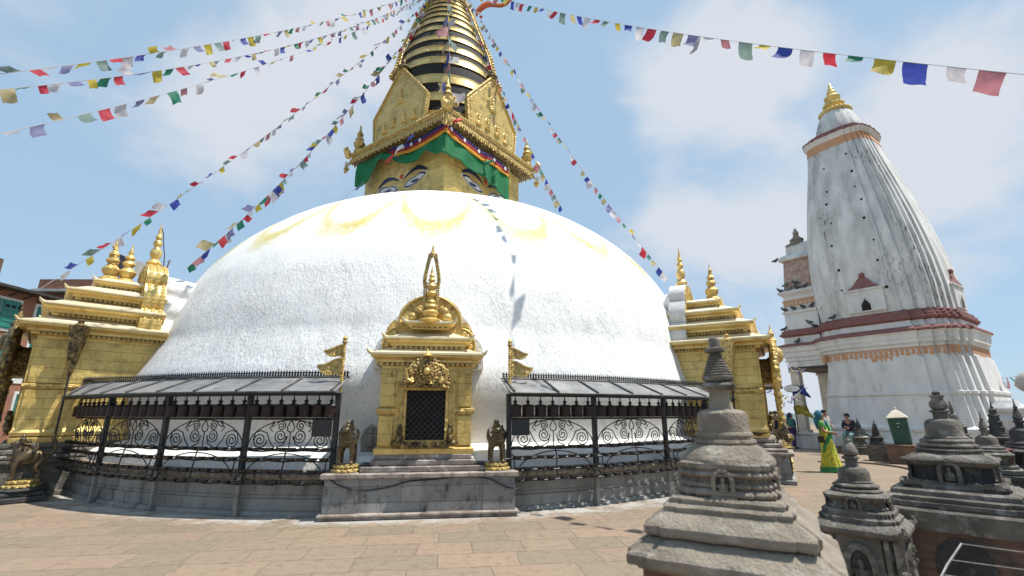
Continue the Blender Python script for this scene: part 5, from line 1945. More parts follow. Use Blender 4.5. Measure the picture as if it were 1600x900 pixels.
def stone(label, loc, rz, parts, niches=(), rough_=.006, name='chaitya', rs=9):
    root = thing(name, label, 'chaitya', loc, rz)
    for (nm, kind, lv, mat) in parts:
        m = MB()
        if kind == 'sq':
            m.plan(dense(RED, .16), lv)
        elif kind == 'sl':
            m.plan(dense(REDS, .12), lv)
        elif kind == 'box':
            m.plan(dense(SQ, .2), lv)
        elif kind == 'oct':
            m.plan([(cos(2 * pi * i / 8 + pi / 8), sin(2 * pi * i / 8 + pi / 8)) for i in range(8)], lv)
        else:
            m.lathe(lv, 36, mod=(lambda a, i: 1 + .02 * abs(sin(a * 12))) if kind == 'petal' else None)
        m.rough(rough_, rs)
        m.build(nm, mat, root, angle=30)
    for (w_, z0, z1, off, mat) in niches:
        for k in (0, 1, 3):
            niche(root, Matrix.Rotation(k * pi / 2, 4, 'Z') @ Matrix.Translation((0, -off, 0)), w_, z0, z1, mat)
    return root


def beads(root, r, z, n_, b, mat, sq=False):
    m = MB()
    for i in range(n_):
        a = 2 * pi * i / n_
        m.ball((r * cos(a), r * sin(a), z), b, n=6, m=4)
    m.build('beaded_ring', mat, root)


# foreground chaitya
c1 = stone('big dusty grey stone chaitya in the right foreground with ringed cone top', (1.275, 3.0, 0), R(-30), [
    ('brick_base', 'box', [(.42, 0), (.42, .80)], brick_brown),
    ('lower_slab', 'sl', [(.46, .80), (.47, .82), (.505, .825), (.51, .84), (.51, .873), (.50, .885), (.47, .898), (.41, .945), (.385, .955)], stone_l),
    ('upper_slab', 'sl', [(.38, .955), (.415, .962), (.425, .975), (.425, 1.008), (.415, 1.02), (.395, 1.032), (.335, 1.072), (.315, 1.08)], stone_l),
    ('step', 'sl', [(0.3266, 1.075), (0.3312, 1.10), (0.3174, 1.112), (0.2944, 1.116), (0.2990, 1.14), (0.2852, 1.152)], stone_l),
    ('niche_tier', 'sq', roll(.248, 1.152, 1.195, .022) + roll(.233, 1.197, 1.23, .02) + [(0.2262, 1.235), (0.2262, 1.25)] + roll(.237, 1.252, 1.29, .024) + [(0.2419, 1.293), (0.2523, 1.305), (0.2506, 1.325), (0.2349, 1.333)], stone_l),
    ('mound', 'rd', [(0.2623, 1.325), (0.2580, 1.345), (0.2322, 1.375), (0.2021, 1.405), (0.1763, 1.42), (0.1591, 1.425)], stone_l),
    ('dome', 'rd', [(0.1634, 1.42), (0.1720, 1.435), (0.1677, 1.448), (0.1531, 1.452), (0.1548, 1.462), (0.1600, 1.475), (0.1548, 1.488), (0.1445, 1.492), (0.1428, 1.53), (0.1445, 1.57), (0.1376, 1.60), (0.1161, 1.615), (0.0602, 1.625)], stone_l),
    ('neck', 'box', [(0.0662, 1.615), (0.0570, 1.65), (0.0534, 1.72), (0.0607, 1.735)], stone_l),
    ('neck_slab', 'sq', [(0.0626, 1.735), (0.0920, 1.748), (0.0966, 1.765), (0.0874, 1.775), (0.0644, 1.782)], stone_d),
    ('ringed_cone', 'rd', [(.06, 1.78), (.088, 1.795), (.092, 1.815)] + [p for i in range(9) for p in ((.090 - .0062 * i, 1.818 + .0165 * i), (.080 - .0062 * i, 1.822 + .0165 * i), (.087 - .0062 * i, 1.830 + .0165 * i))] + [(.034, 1.965)], stone_d),
    ('tip', 'rd', [(.034, 1.965), (.06, 1.972), (.062, 1.99), (.04, 1.998), (.03, 2.0), (.034, 2.04), (.03, 2.055), (.01, 2.06)], stone_d)],
    niches=[(.060, 1.165, 1.305, .246, stone_l)], rough_=.004, rs=13)

# chaitya 2: slender, on a tall carved pedestal
c2 = stone('slender dark chaitya on a tall carved pedestal, right of the big foreground one', (3.09, 4.6, 0), R(-44), [
    ('pedestal', 'sq', [(.33, 0), (.33, .1), (.30, .12), (.285, .16), (.285, .30), (.30, .315), (.30, .345), (.285, .36), (.285, .60)], stone_d),
    ('slab', 'sl', [(.30, .60), (.325, .615), (.34, .63), (.34, .655), (.333, .665), (.29, .70), (.27, .705)], stone_d),
    ('step', 'sq', [(.285, .70), (.29, .735), (.27, .745), (.26, .75), (.262, .785), (.24, .795)], stone_d),
    ('niche_tier', 'sq', [(.215, .79), (.225, .81), (.205, .825), (.20, .85), (.215, .865), (.235, .885), (.24, .905), (.215, .92), (.19, .925)], stone_d),
    ('lotus_ring', 'petal', roll(.175, .922, .955, .02) + roll(.155, .957, .995, .022) + [(.13, 1.0)], stone_d),
    ('dome', 'rd', [(.13, .998), (.138, 1.01), (.122, 1.018), (.12, 1.06), (.118, 1.09), (.10, 1.12), (.06, 1.135)], stone_d),
    ('neck', 'box', [(.045, 1.13), (.042, 1.19), (.058, 1.2), (.06, 1.215), (.045, 1.222)], stone_d),
    ('bulb_spire', 'rd', [(.04, 1.22), (.062, 1.235), (.066, 1.255), (.055, 1.29), (.035, 1.33), (.02, 1.345), (.026, 1.358), (.012, 1.375), (.006, 1.40)], stone_d)],
    niches=[(.12, .18, .555, .285, stone_d), (.06, .80, .90, .225, stone_d)], rough_=.0035, rs=13)
for k in range(4):
    m = MB(Matrix.Rotation(k * pi / 2, 4, 'Z'))
    for sx in (-1, 1):
        for x in (.19, .255):
            m.box(sx * x - .016, sx * x + .016, -.298, -.284, .16, .6, .004)
    for i in range(7):
        m.ball((-.27 + .09 * i, -.29, .235 + .01 * (i % 2)), .012, n=5, m=4)
    m.rough(.003, 20)
    m.build('face_moulding', stone_d, c2)
    m = MB(Matrix.Rotation(k * pi / 2, 4, 'Z'))
    m.tube([(.26, -.26, .36), (.275, -.275, .58), (.31, -.31, .655), (.335, -.335, .68), (.33, -.33, .715)], .02, 5, radii=[.035, .03, .03, .025, .012])
    m.ball((.27, -.28, .36), .035)
    m.ball((.265, -.275, .58), .035)
    m.rough(.003, 20)
    m.build('corner_carving', stone_d, c2)

# chaitya 3: broad, on a brick base at the right
c3 = stone('broad dark stone chaitya with flat topped dome on a brick base at the right edge', (4.22, 4.86, 0), R(-46), [
    ('brick_base', 'box', [(0.5460, 0), (0.5460, .60)], brick_brown),
    ('base_course', 'box', [(0.5733, .60), (0.5772, .62), (0.5772, .755), (0.5616, .77)], stone_d),
    ('base_step', 'sl', [(0.5106, .768), (0.5180, .79), (0.5106, .82), (0.4884, .828), (0.4921, .86), (0.4736, .87), (0.4588, .872), (0.4514, .91), (0.4292, .925)], stone_d),
    ('niche_step', 'sq', [(0.3763, .92), (0.3834, .95), (0.3550, .965), (0.3195, .975), (0.3266, .99)], stone_d),
    ('niche_tier', 'sq', [(0.2772, .985), (0.2772, 1.10), (0.2880, 1.12)], stone_k),  # shade under the eave put into a darker stone colour
    ('eave', 'sq', [(0.2800, 1.118), (0.3185, 1.135), (0.3325, 1.165), (0.3185, 1.19), (0.2800, 1.215), (0.2310, 1.23)], stone_d),
    ('lotus_ring', 'petal', [(0.2479, 1.225), (0.2516, 1.24)] + roll(.226, 1.242, 1.275, .022) + roll(.207, 1.278, 1.315, .022) + [(0.1998, 1.318), (0.2035, 1.345), (0.1850, 1.36), (0.1628, 1.365)], stone_d),
    ('dome', 'rd', [(0.1613, 1.36), (0.1665, 1.375), (0.1500, 1.385), (0.1440, 1.40), (0.1425, 1.46), (0.1387, 1.50), (0.1237, 1.53), (0.0900, 1.545), (0.0450, 1.55)], stone_d),
    ('neck', 'box', [(0.0553, 1.545), (0.0553, 1.60), (0.0723, 1.61), (0.0723, 1.625), (0.0510, 1.63)], stone_d),
    ('vase', 'rd', [(0.0425, 1.628), (0.0638, 1.645), (0.0723, 1.67), (0.0663, 1.70), (0.0467, 1.73), (0.0425, 1.745), (0.0595, 1.76), (0.0578, 1.772), (0.0255, 1.776)], stone_d),
    ('cap', 'box', [(0.0270, 1.776), (0.0306, 1.80), (0.0180, 1.81)], stone_k)],
    niches=[(.085, .975, 1.19, .30, stone_d)], rough_=.0035, rs=12)
beads(c3, .241, 1.262, 60, .0135, stone_d)
beads(c3, .222, 1.30, 56, .0135, stone_d)
for k in range(4):
    m = MB()
    m.M = Matrix.Rotation(k * pi / 2, 4, 'Z')
    m.tube([(-.335, -.335, 1.172), (0, -.328, 1.172), (.335, -.335, 1.172)], .012, 5)
    for x in (-.30, -.2, .2, .30):
        m.ball((x, -.322, 1.172), .026, .022, .022)
    for x in (-.31, -.24, -.17, .17, .24, .31):
        m.prism([(x - .034, .955), (x + .034, .955), (x + .038, .98), (x, 1.005), (x - .038, .98)], -.372, -.335)
    m.rough(.003, 16)
    m.build('leaf_frieze', stone_d, c3)
    m = MB(Matrix.Rotation(k * pi / 2, 4, 'Z'))
    m.prism([(-.19, .03)] + [(.19, .03)] + arc(0, .36, .19, 0, 180, 10, .2), -.556, -.545)
    m.build('arched_panel', stone_k, c3)


def small_chaitya(label, loc, rz, sc, mat, plinth_mat=None, ph=0.0, pw_s=1.0, tall=1.0, top='spire', nm='chaitya'):
    """weathered votive stupa about 1.2 units high times sc, on an optional plinth of height ph"""
    k = sc
    parts = []
    if ph:
        parts.append(('plinth', 'box', [(.52 * k * pw_s, 0), (.52 * k * pw_s, ph - .05), (.56 * k * pw_s, ph - .045), (.56 * k * pw_s, ph)], plinth_mat or mat))
    z = lambda f: ph + f * k * tall
    parts += [('base_step', 'sq', [(.48 * k, z(0)), (.5 * k, z(.03)), (.48 * k, z(.1)), (.42 * k, z(.12)), (.42 * k, z(.17)), (.38 * k, z(.19))], mat),
              ('niche_tier', 'sq', [(.32 * k, z(.19)), (.32 * k, z(.33)), (.38 * k, z(.36)), (.41 * k, z(.40)), (.33 * k, z(.44))], mat),
              ('lotus_ring', 'petal', [(r, z(q)) for r, q in [(.31 * k, .435), (.33 * k, .47), (.28 * k, .50), (.29 * k, .53), (.24 * k, .56)]], mat)]
    if top == 'tower':
        parts += [('dome', 'sq', [(.23 * k, z(.55)), (.22 * k, z(.62)), (.26 * k, z(.65)), (.2 * k, z(.68)), (.19 * k, z(.76)), (.23 * k, z(.79)), (.16 * k, z(.82)), (.15 * k, z(.92)), (.19 * k, z(.95)), (.12 * k, z(.98)), (.11 * k, z(1.06)), (.13 * k, z(1.08)), (.05 * k, z(1.13))], mat),
                  ('spire', 'rd', [(.05 * k, z(1.12)), (.06 * k, z(1.16)), (.03 * k, z(1.2)), (.008 * k, z(1.36))], mat)]
    else:
        parts += [('dome', 'rd', [(.22 * k, z(.55)), (.23 * k, z(.57)), (.205 * k, z(.59)), (.2 * k, z(.68)), (.18 * k, z(.74)), (.1 * k, z(.79)), (.05 * k, z(.8))], mat),
                  ('neck', 'box', [(.065 * k, z(.79)), (.065 * k, z(.86)), (.095 * k, z(.875)), (.09 * k, z(.9)), (.06 * k, z(.905))], mat),
                  ('spire', 'rd', [(.06 * k, z(.9)), (.085 * k, z(.93)), (.075 * k, z(.97)), (.05 * k, z(1.06)), (.03 * k, z(1.1)), (.045 * k, z(1.13)), (.015 * k, z(1.17)), (.006 * k, z(1.28))], mat)]
    return stone(label, loc, rz, parts, niches=[(.11 * k, z(.2), z(.38), .34 * k, mat)], rough_=.008 * k, rs=7 / k, name=nm)


small_chaitya('small grey chaitya against the white tower wall, right of the seated man', (14.3, 20.5, 0), R(-50), 1.05, stone_d, stone_d, .28, 1.25, .86)
small_chaitya('dark knobbly chaitya standing directly left of the green box', (12.75, 17.45, 0), R(-45), .46, stone_k, stone_d, .52, 1.2, 1.42, 'tower')
small_chaitya('dark chaitya on an ochre base behind the flat topped dome', (8.30, 9.3, 0), R(-48), .42, stone_d, cream, 1.12, 1.0, 1.42)
small_chaitya('grey round shouldered chaitya just right of and behind the brick based one', (6.12, 6.45, 0), R(-44), .56, stone_d, stone_k, .86, 1.1, 1.06)
small_chaitya('black tiered chaitya tower in front of the white lotus pedestal', (9.12, 9.35, 0), R(-40), .46, stone_k, stone_k, .86, 1.0, 1.6, 'tower')
small_chaitya('dark chaitya cut by the right picture edge', (7.52, 7.35, 0), R(-45), .68, stone_k, stone_k, .72, 1.0, 1.26)
small_chaitya('small dark chaitya half hidden behind the flat topped dome, left of the ochre based one', (9.35, 10.9, 0), R(-45), .46, stone_k, stone_d, 1.0, 1.0, 1.2)
small_chaitya('small weathered chaitya hidden behind the big foreground one, beside the right railing', (4.25, 9.05, 0), R(-35), .8, stone_l, stone_l, .35, 1.0, 1.05)
small_chaitya('black stone chaitya with knob top at the lower right edge below the others', (5.36, 5.2, 0), R(-45), .34, stone_k, stone_k, .62, 1.1, 1.3)

# red painted box between the chaityas
red_box = material('red_painted_metal', (.16, .018, .018), (.12, .012, .015), 6, .5)
m = MB(frame((7.0, 7.35, 0), (cos(R(-40)), sin(R(-40)))))
m.box(-.2, .2, -.2, .2, .62, 1.08, .01)
o = m.build('offering_box', red_box, angle=30)
m = MB(frame((7.0, 7.35, 0), (cos(R(-40)), sin(R(-40)))))
m.box(-.22, .22, -.22, .22, 1.081, 1.11, .008)
m.build('lid', red_box, o, angle=30)
m = MB(frame((7.0, 7.35, 0), (cos(R(-40)), sin(R(-40)))))
for sx in (-1, 1):
    for sy in (-1, 1):
        m.box(sx * .17 - .02, sx * .17 + .02, sy * .16 - .025, sy * .16 + .025, 0, .619)
m.build('box_legs', iron_grey, o, smooth=False)
tag(o, 'red painted box on legs among the dark chaityas at the right', 'box')

# green donation box on a brick pier
gfr = frame((12.95, 16.55, 0), (cos(R(-42)), sin(R(-42))))
m = MB(gfr)
m.box(-.44, .44, -.42, .42, 0, .54, .02)
m.box(-.47, .47, -.45, .45, .541, .60, .02)
tag(m.build('brick_pier', brick_brown, angle=30), 'square brick pier under the green box', 'pier')
gb = thing('donation_box', 'dark green metal box with pale pyramid lid and knob on a brick pier', 'box', (12.95, 16.55, .60), R(-42))
gb.scale = (.64, .64, .84)
gb.rotation_euler = (0, R(-3), R(-42))
m = MB()
m.loft([[(-.36, -.34, .0), (.36, -.34, 0), (.36, .34, 0), (-.36, .34, 0)], [(-.40, -.38, 1.0), (.40, -.38, 1.0), (.40, .38, 1.0), (-.40, .38, 1.0)]])
m.build('box_body', box_green, gb, smooth=False)
m = MB()
m.box(-.07, .07, -.392, -.38, .78, .80)
m.ball((-.02, -.40, .66), .025)
m.build('coin_slot', white_paint, gb)
m = MB()
m.loft([[(-.44, -.42, 1.0), (.44, -.42, 1.0), (.44, .42, 1.0), (-.44, .42, 1.0)], [(-.44, -.42, 1.03), (.44, -.42, 1.03), (.44, .42, 1.03), (-.44, .42, 1.03)], [(-.2, -.2, 1.24), (.2, -.2, 1.24), (.2, .2, 1.24), (-.2, .2, 1.24)], [(-.05, -.05, 1.32), (.05, -.05, 1.32), (.05, .05, 1.32), (-.05, .05, 1.32)]])
m.ball((0, 0, 1.37), .06); m.ball((0, 0, 1.45), .03)
m.build('pyramid_lid', cream, gb, angle=30)

# hose lying on the paving
m = MB()
HP = [(9.6, 13.9, .025), (10.4, 14.1, .025), (11.0, 14.2, .025), (11.7, 13.6, .025), (12.1, 12.9, .025), (12.0, 12.1, .025), (11.5, 11.4, .025)]
HP = [(10.3, 17.0, .025), (10.85, 16.95, .025), (11.5, 16.6, .025), (11.75, 15.75, .025), (11.6, 14.9, .025), (11.3, 14.1, .025), (10.6, 12.9, .025)]
sm = []
for i in range(len(HP) - 1):
    for j in range(6):
        f = j / 6
        p0 = Vector(HP[max(i - 1, 0)]); p1 = Vector(HP[i]); p2 = Vector(HP[i + 1]); p3 = Vector(HP[min(i + 2, len(HP) - 1)])
        sm.append(tuple(.5 * ((2 * p1) + (p2 - p0) * f + (2 * p0 - 5 * p1 + 4 * p2 - p3) * f * f + (3 * p1 - p0 - 3 * p2 + p3) * f ** 3)))
m.tube(sm, .028, 7)
tag(m.build('hose', material('dusty_hose', (.11, .085, .07), rough=.7)), 'dark hose curving across the paving before the green box', 'hose')

# pipe guard with wires at the lower right corner
gd = thing('pipe_guard', 'pale metal pipe guard with three wires at the lower right corner', 'guard rail', (2.9, 3.35, 0))
Tg = Matrix.Translation((-2.9, -3.35, 0))
top = (3.075, 3.60, .735); base = (2.52, 3.22, .575)
m = MB(Tg)
m.tube([base, (2.6, 3.27, .60), (2.8, 3.42, .655), top], .0065, 8)
m.tube([base, (2.51, 3.21, 0)], .012, 8)
m.build('pipe', steel, gd)
for f in (1, .62, .3):
    p = [base[i] + (top[i] - base[i]) * f for i in range(3)]
    m = MB(Tg)
    q = (p[0] + 1.9, p[1] + .12, p[2] - .20)
    m.tube([tuple(p[i] + (q[i] - p[i]) * t / 10 - (.02 * sin(pi * t / 10) if i == 2 else 0) for i in range(3)) for t in range(11)], .003, 6)
    m.build('wire', steel, gd)
# loop of chain and cloth knots at the guard foot
m = MB(Tg)
for i in range(7):
    m.ball((2.46 + .035 * sin(i * 2.1), 3.2 + .03 * cos(i * 1.7), .50 + .022 * i), .035, .03, .025, 7, 5)
m.build('cloth_knots', white_paint, gd)
m = MB()
m.lathe([(.035, 0), (.035, 1.66), (.07, 1.72), (.10, 1.80), (.22, 1.83), (.26, 1.87), (.27, 1.93), (.24, 2.0), (.16, 2.06), (.05, 2.09)], 24)
o = m.build('stone_finial', material('pale_worn_stone', (.52, .48, .45), (.42, .38, .36), 5, .85, bump=.6, bscale=20))
o.location = (5.77, 5.2, 0)
tag(o, 'pale round stone knob on a post at the right picture edge', 'finial')


# ------------------------------------------------------------------ people
skin_m = material('skin', (.33, .175, .11), (.29, .15, .095), 10, .55)
hair_m = material('black_hair', (.012, .01, .01), rough=.5)


def person(label, loc, rz, joints, cloth, h=1.62, female=False, scarf=None, sari=None):
    """joints: overrides of the standing pose (person faces -Y)"""
    J = dict(pelvis=(0, 0, .93), spine=(0, .0, 1.12), chest=(0, .01, 1.30), neck=(0, .01, 1.43), jaw=(0, -.015, 1.49), head=(0, -.01, 1.56), crown=(0, .01, 1.63),
             nose=(0, -.10, 1.535), shl=(-.17, .01, 1.375), ell=(-.22, .03, 1.10), wrl=(-.23, -.05, .87), shr=(.17, .01, 1.375), elr=(.22, .03, 1.10), wrr=(.23, -.05, .87),
             hipl=(-.09, 0, .87), knl=(-.10, -.02, .48), anl=(-.10, .02, .08), tol=(-.11, -.13, .03), hipr=(.09, 0, .87), knr=(.10, -.02, .48), anr=(.10, .02, .08), tor=(.11, -.13, .03))
    J.update(joints)
    rad = dict(pelvis=.115, spine=.105, chest=.115, neck=.05, jaw=.062, head=.085, crown=.055, nose=.014, shl=.062, ell=.042, wrl=.03, shr=.062, elr=.042, wrr=.03,
               hipl=.085, knl=.058, anl=.04, tol=.035, hipr=.085, knr=.058, anr=.04, tor=.035)
    names = list(J)
    E_ = [('pelvis', 'spine'), ('spine', 'chest'), ('chest', 'neck'), ('neck', 'jaw'), ('jaw', 'head'), ('head', 'crown'), ('head', 'nose'), ('chest', 'shl'), ('shl', 'ell'), ('ell', 'wrl'),
          ('chest', 'shr'), ('shr', 'elr'), ('elr', 'wrr'), ('pelvis', 'hipl'), ('hipl', 'knl'), ('knl', 'anl'), ('anl', 'tol'), ('pelvis', 'hipr'), ('hipr', 'knr'), ('knr', 'anr'), ('anr', 'tor')]
    V = [J[n_] for n_ in names]; rd = [rad[n_] for n_ in names]
    ed = [(names.index(a), names.index(b)) for a, b in E_]
    for s, w_, e in ((-1, 'wrl', 'ell'), (1, 'wrr', 'elr')):
        W = Vector(J[w_]); d = (W - Vector(J[e])).normalized()
        side = d.cross(Vector((0, 0, 1)))
        side = side.normalized() if side.length > .1 else Vector((0, -1, 0))
        iw = names.index(w_)
        V.append(tuple(W + d * .05)); rd.append((.036, .02)); ed.append((iw, len(V) - 1)); pm_ = len(V) - 1
        for k in range(4):
            o = side * (.03 - .02 * k)
            b0 = W + d * .09 + o; b1 = W + d * (.13 + .008 * (k in (1, 2))) + o * .9 + Vector((0, 0, -.02))
            V.append(tuple(b0)); rd.append(.0095); ed.append((pm_, len(V) - 1))
            V.append(tuple(b1)); rd.append(.008); ed.append((len(V) - 2, len(V) - 1))
        V.append(tuple(W + d * .05 + side * .05)); rd.append(.011); ed.append((iw, len(V) - 1))
        V.append(tuple(W + d * .085 + side * .062)); rd.append(.009); ed.append((len(V) - 2, len(V) - 1))
    k = h / 1.68
    root = thing('person', label, 'person', loc, rz, 'people on the terrace')
    root.scale = (k, k, k)
    link('body', skin_mesh('person_body', V, ed, rd, 0, 1), skin_m, root)
    hd = Vector(J['head'])
    m = MB(Matrix.Translation(hd))
    for s in (-1, 1):
        m.ball((s * .032, -.082, .0), .011, n=6, m=4)
        m.ball((s * .032, -.086, .024), .016, .006, .004, 6, 4)
    m.build('eyes', hair_m, root)
    m = MB(Matrix.Translation(hd))
    m.ball((0, -.085, -.062), .02, .007, .006, 7, 4)
    m.build('mouth', material('lips_' if False else 'lips', (.25, .08, .07), rough=.5), root)
    if scarf is None:
        m = MB(Matrix.Translation(hd))
        rings = []
        for i in range(7):
            a = -.35 + 1.85 * i / 6
            rings.append([(.104 * cos(a) * cos(t), .018 + .112 * cos(a) * sin(t) * (1 if sin(t) > 0 else .80), .022 + .112 * sin(a) + (.05 if sin(t) < -.2 and i < 3 else 0)) for t in [2 * pi * q / 16 for q in range(16)]])
        m.loft(rings)
        m.build('hair', hair_m, root)
    else:
        m = MB(Matrix.Translation(hd))
        rings = []
        for i in range(9):
            a = -1.15 + 2.65 * i / 8
            rings.append([(.118 * cos(a) * cos(t), .03 + .128 * cos(a) * sin(t) * (1 if sin(t) > 0 else .62), .02 + .135 * sin(a)) for t in [2 * pi * q / 18 for q in range(18)]])
        m.loft(rings)
        m.tube([(.02, .06, -.08), (.05, .02, -.17), (.09, -.08, -.24), (.10, -.12, -.40), (.11, -.11, -.55)], .06, 8, radii=[.08, .085, .06, .05, .03])
        m.tube([(-.02, .1, -.06), (-.03, .13, -.2), (-.02, .13, -.38)], .06, 8, radii=[.09, .07, .03])
        m.rough(.008, 9)
        m.build('head_scarf', scarf, root)

    def garment(nm, keys, edges, grow, mat, sub=1):
        me = skin_mesh(nm, [J[q] for q in keys], [(keys.index(a), keys.index(b)) for a, b in edges], [rad[q] * grow.get(q, grow['*']) for q in keys], 0, sub)
        return link(nm, me, mat, root)
    top, bottom, shoes, long_sleeve = cloth
    sk = ['spine', 'pelvis', 'chest', 'shl', 'shr', 'ell', 'elr'] + (['wrl', 'wrr'] if long_sleeve else [])
    JJ = dict(J)
    if not long_sleeve:
        for s, e in (('shl', 'ell'), ('shr', 'elr')):
            J[e] = tuple(Vector(J[s]).lerp(Vector(J[e]), .6))
    se = [('spine', 'pelvis'), ('spine', 'chest'), ('chest', 'shl'), ('chest', 'shr'), ('shl', 'ell'), ('shr', 'elr')] + ([('ell', 'wrl'), ('elr', 'wrr')] if long_sleeve else [])
    garment('shirt', sk, se, {'*': 1.22, 'wrl': 1.3, 'wrr': 1.3, 'ell': 1.35, 'elr': 1.35}, top)
    J = JJ
    if sari is None:
        garment('trousers', ['pelvis', 'hipl', 'knl', 'anl', 'hipr', 'knr', 'anr'], [('pelvis', 'hipl'), ('hipl', 'knl'), ('knl', 'anl'), ('pelvis', 'hipr'), ('hipr', 'knr'), ('knr', 'anr')], {'*': 1.22, 'anl': 1.5, 'anr': 1.5}, bottom)
    for s, a, b in ((-1, 'anl', 'tol'), (1, 'anr', 'tor')):
        A_, B_ = Vector(J[a]), Vector(J[b])
        m = MB()
        m.tube([tuple(A_ + Vector((0, .03, -.04))), tuple(A_ + Vector((0, -.03, -.035))), tuple(B_ + Vector((0, 0, .0))), tuple(B_ + Vector((0, -.03, 0)))], .04, 8, radii=[.035, .048, .045, .025])
        m.build('shoe', shoes, root)
    return root, J


sari_y = material('yellow_green_sari', (.48, .44, .03), (.42, .40, .03), 6, .6)
# woven check on the sari
_t = sari_y.node_tree
_c = _t.nodes.new('ShaderNodeTexChecker'); _c.inputs['Scale'].default_value = 15
_co = _t.nodes.new('ShaderNodeTexCoord')
_mp = _t.nodes.new('ShaderNodeMapping'); _mp.inputs['Rotation'].default_value = (R(40), 0, R(45))
_t.links.new(_co.outputs['Object'], _mp.inputs['Vector']); _t.links.new(_mp.outputs[0], _c.inputs['Vector'])
_c.inputs['Color1'].default_value = (.58, .48, .02, 1); _c.inputs['Color2'].default_value = (.25, .33, .03, 1)
_t.links.new(_c.outputs['Color'], _t.nodes['Principled BSDF'].inputs['Base Color'])
sari_g = material('green_sari_border', (.02, .22, .07), (.015, .17, .055), 8, .6)
blouse_g = material('green_blouse', (.06, .30, .05), (.045, .24, .04), 8, .6)
scarf_b = material('blue_head_scarf', (.01, .14, .22), (.008, .11, .18), 6, .6)
navy = material('navy_shirt', (.012, .014, .026), rough=.8)
teal = material('teal_kurta', (.02, .17, .15), (.015, .13, .12), 8, .7)
purple = material('purple_trousers', (.06, .03, .13), rough=.7)
jeans = material('pale_green_jeans', (.16, .27, .24), (.13, .22, .2), 12, .8)
dark_cl = material('dark_clothes', (.02, .02, .028), rough=.8)
beige_cl = material('grey_beige_shirt', (.36, .34, .31), rough=.8)
leather = material('dark_leather', (.02, .015, .012), rough=.5)
red_cl = material('red_shirt', (.25, .03, .03), rough=.8)

wm, WJ = person('woman in a yellow and green sari with a blue head scarf walking across the paving', (8.98, 14.2, 0), R(52), dict(
    ell=(-.24, -.02, 1.12), wrl=(-.10, -.22, 1.08), elr=(.24, -.02, 1.12), wrr=(.02, -.24, 1.04), tol=(-.11, -.18, .03), anl=(-.10, -.06, .08), anr=(.10, .14, .10), tor=(.11, .0, .03)),
    (blouse_g, sari_y, leather, False), 1.66, True, scarf_b, True)
wm.rotation_euler = (R(-4.5) * sin(R(52)), R(-4.5) * cos(R(52)), R(52))
m = MB()
rings = []
PR = [(1.20, .150, .115, .0), (1.05, .150, .12, 0), (.95, .175, .145, 0), (.82, .185, .16, -.01), (.60, .185, .18, -.01), (.35, .205, .215, 0), (.15, .235, .265, .01), (.03, .25, .29, .01)]
for z, rx, ry, oy in PR:
    rings.append([((rx + .012 * sin(9 * t) * (1.2 - z)) * cos(t), oy + (ry + .012 * sin(9 * t + 1) * (1.2 - z)) * sin(t), z) for t in [2 * pi * q / 48 for q in range(48)]])
m.loft(rings, caps=False)
o = m.build('sari_skirt', sari_y, wm, angle=180); o.modifiers.new('t', 'SOLIDIFY').thickness = .01
m = MB()
rings = []
for z, g_ in ((.16, .008), (.02, .014)):
    k_ = (.15 - z) / .12 * .015
    rings.append([((.238 + k_ + g_ + .012 * sin(9 * t)) * cos(t), .01 + (.268 + k_ + g_ + .012 * sin(9 * t + 1)) * sin(t), z) for t in [2 * pi * q / 48 for q in range(48)]])
m.loft(rings, caps=False)
m.build('sari_hem', sari_g, wm, angle=180)
m = MB()      # pleat band falling from the shoulder round the hip
pts = [(.15, .02, 1.41), (.10, -.12, 1.30), (-.02, -.165, 1.15), (-.12, -.15, 1.0), (-.19, -.06, .86), (-.20, .04, .72), (-.19, .10, .55)]
m.tube(pts, .05, 8, radii=[.055, .055, .05, .05, .045, .04, .02])
m.build('sari_drape', sari_g, wm)
m = MB()
m.box(-.25, -.21, .0, .16, .82, 1.0, .015)
m.tube([(-.23, .08, 1.0), (-.2, .05, 1.25), (-.15, .02, 1.42)], .012, 5)
m.build('shoulder_bag', leather, wm)

person('man in a navy shirt and pale green jeans sitting on the parapet with folded arms', (14.0, 20.6, 0), R(-55), dict(
    pelvis=(0, .05, .80), spine=(0, .03, .99), chest=(0, .0, 1.17), neck=(0, -.02, 1.30), jaw=(-.02, -.05, 1.36), head=(-.02, -.05, 1.43), crown=(-.02, -.03, 1.50), nose=(-.05, -.135, 1.40),
    shl=(-.17, 0, 1.245), ell=(-.22, -.08, 1.0), wrl=(-.03, -.22, .98), shr=(.17, 0, 1.245), elr=(.22, -.08, 1.0), wrr=(.04, -.22, 1.02),
    hipl=(-.09, .02, .76), knl=(-.11, -.36, .74), anl=(-.11, -.34, .30), tol=(-.12, -.48, .22), hipr=(.09, .02, .76), knr=(.11, -.36, .72), anr=(.10, -.30, .30), tor=(.12, -.44, .22)),
    (navy, jeans, leather, True), 1.72)
m = MB(frame((14.0, 20.6, 0), (cos(R(-55)), sin(R(-55)))))
m.box(-.55, .6, -.10, .45, 0, .70, .03)
tag(m.build('stone_bench', lime_old, angle=30), 'short whitewashed wall block the navy shirted man sits on', 'wall')
person('woman in a teal kurta and purple trousers standing by the round stone post', (13.2, 23.4, 0), R(40), dict(wrl=(-.08, -.2, 1.0), ell=(-.23, -.04, 1.1)), (teal, purple, leather, True), 1.6, True, material('teal_shawl', (.015, .03, .07), rough=.7))
m_, _ = person('man in dark clothes with a pale shirt collar standing behind the sari woman', (12.6, 19.9, 0), R(25), dict(wrr=(.1, -.2, 1.05), elr=(.23, -.02, 1.1)), (beige_cl, dark_cl, leather, False), 1.74)
person('man in dark clothes at the far end of the terrace beside the golden gate', (12.9, 24.2, 0), R(-20), {}, (dark_cl, dark_cl, leather, True), 1.7)
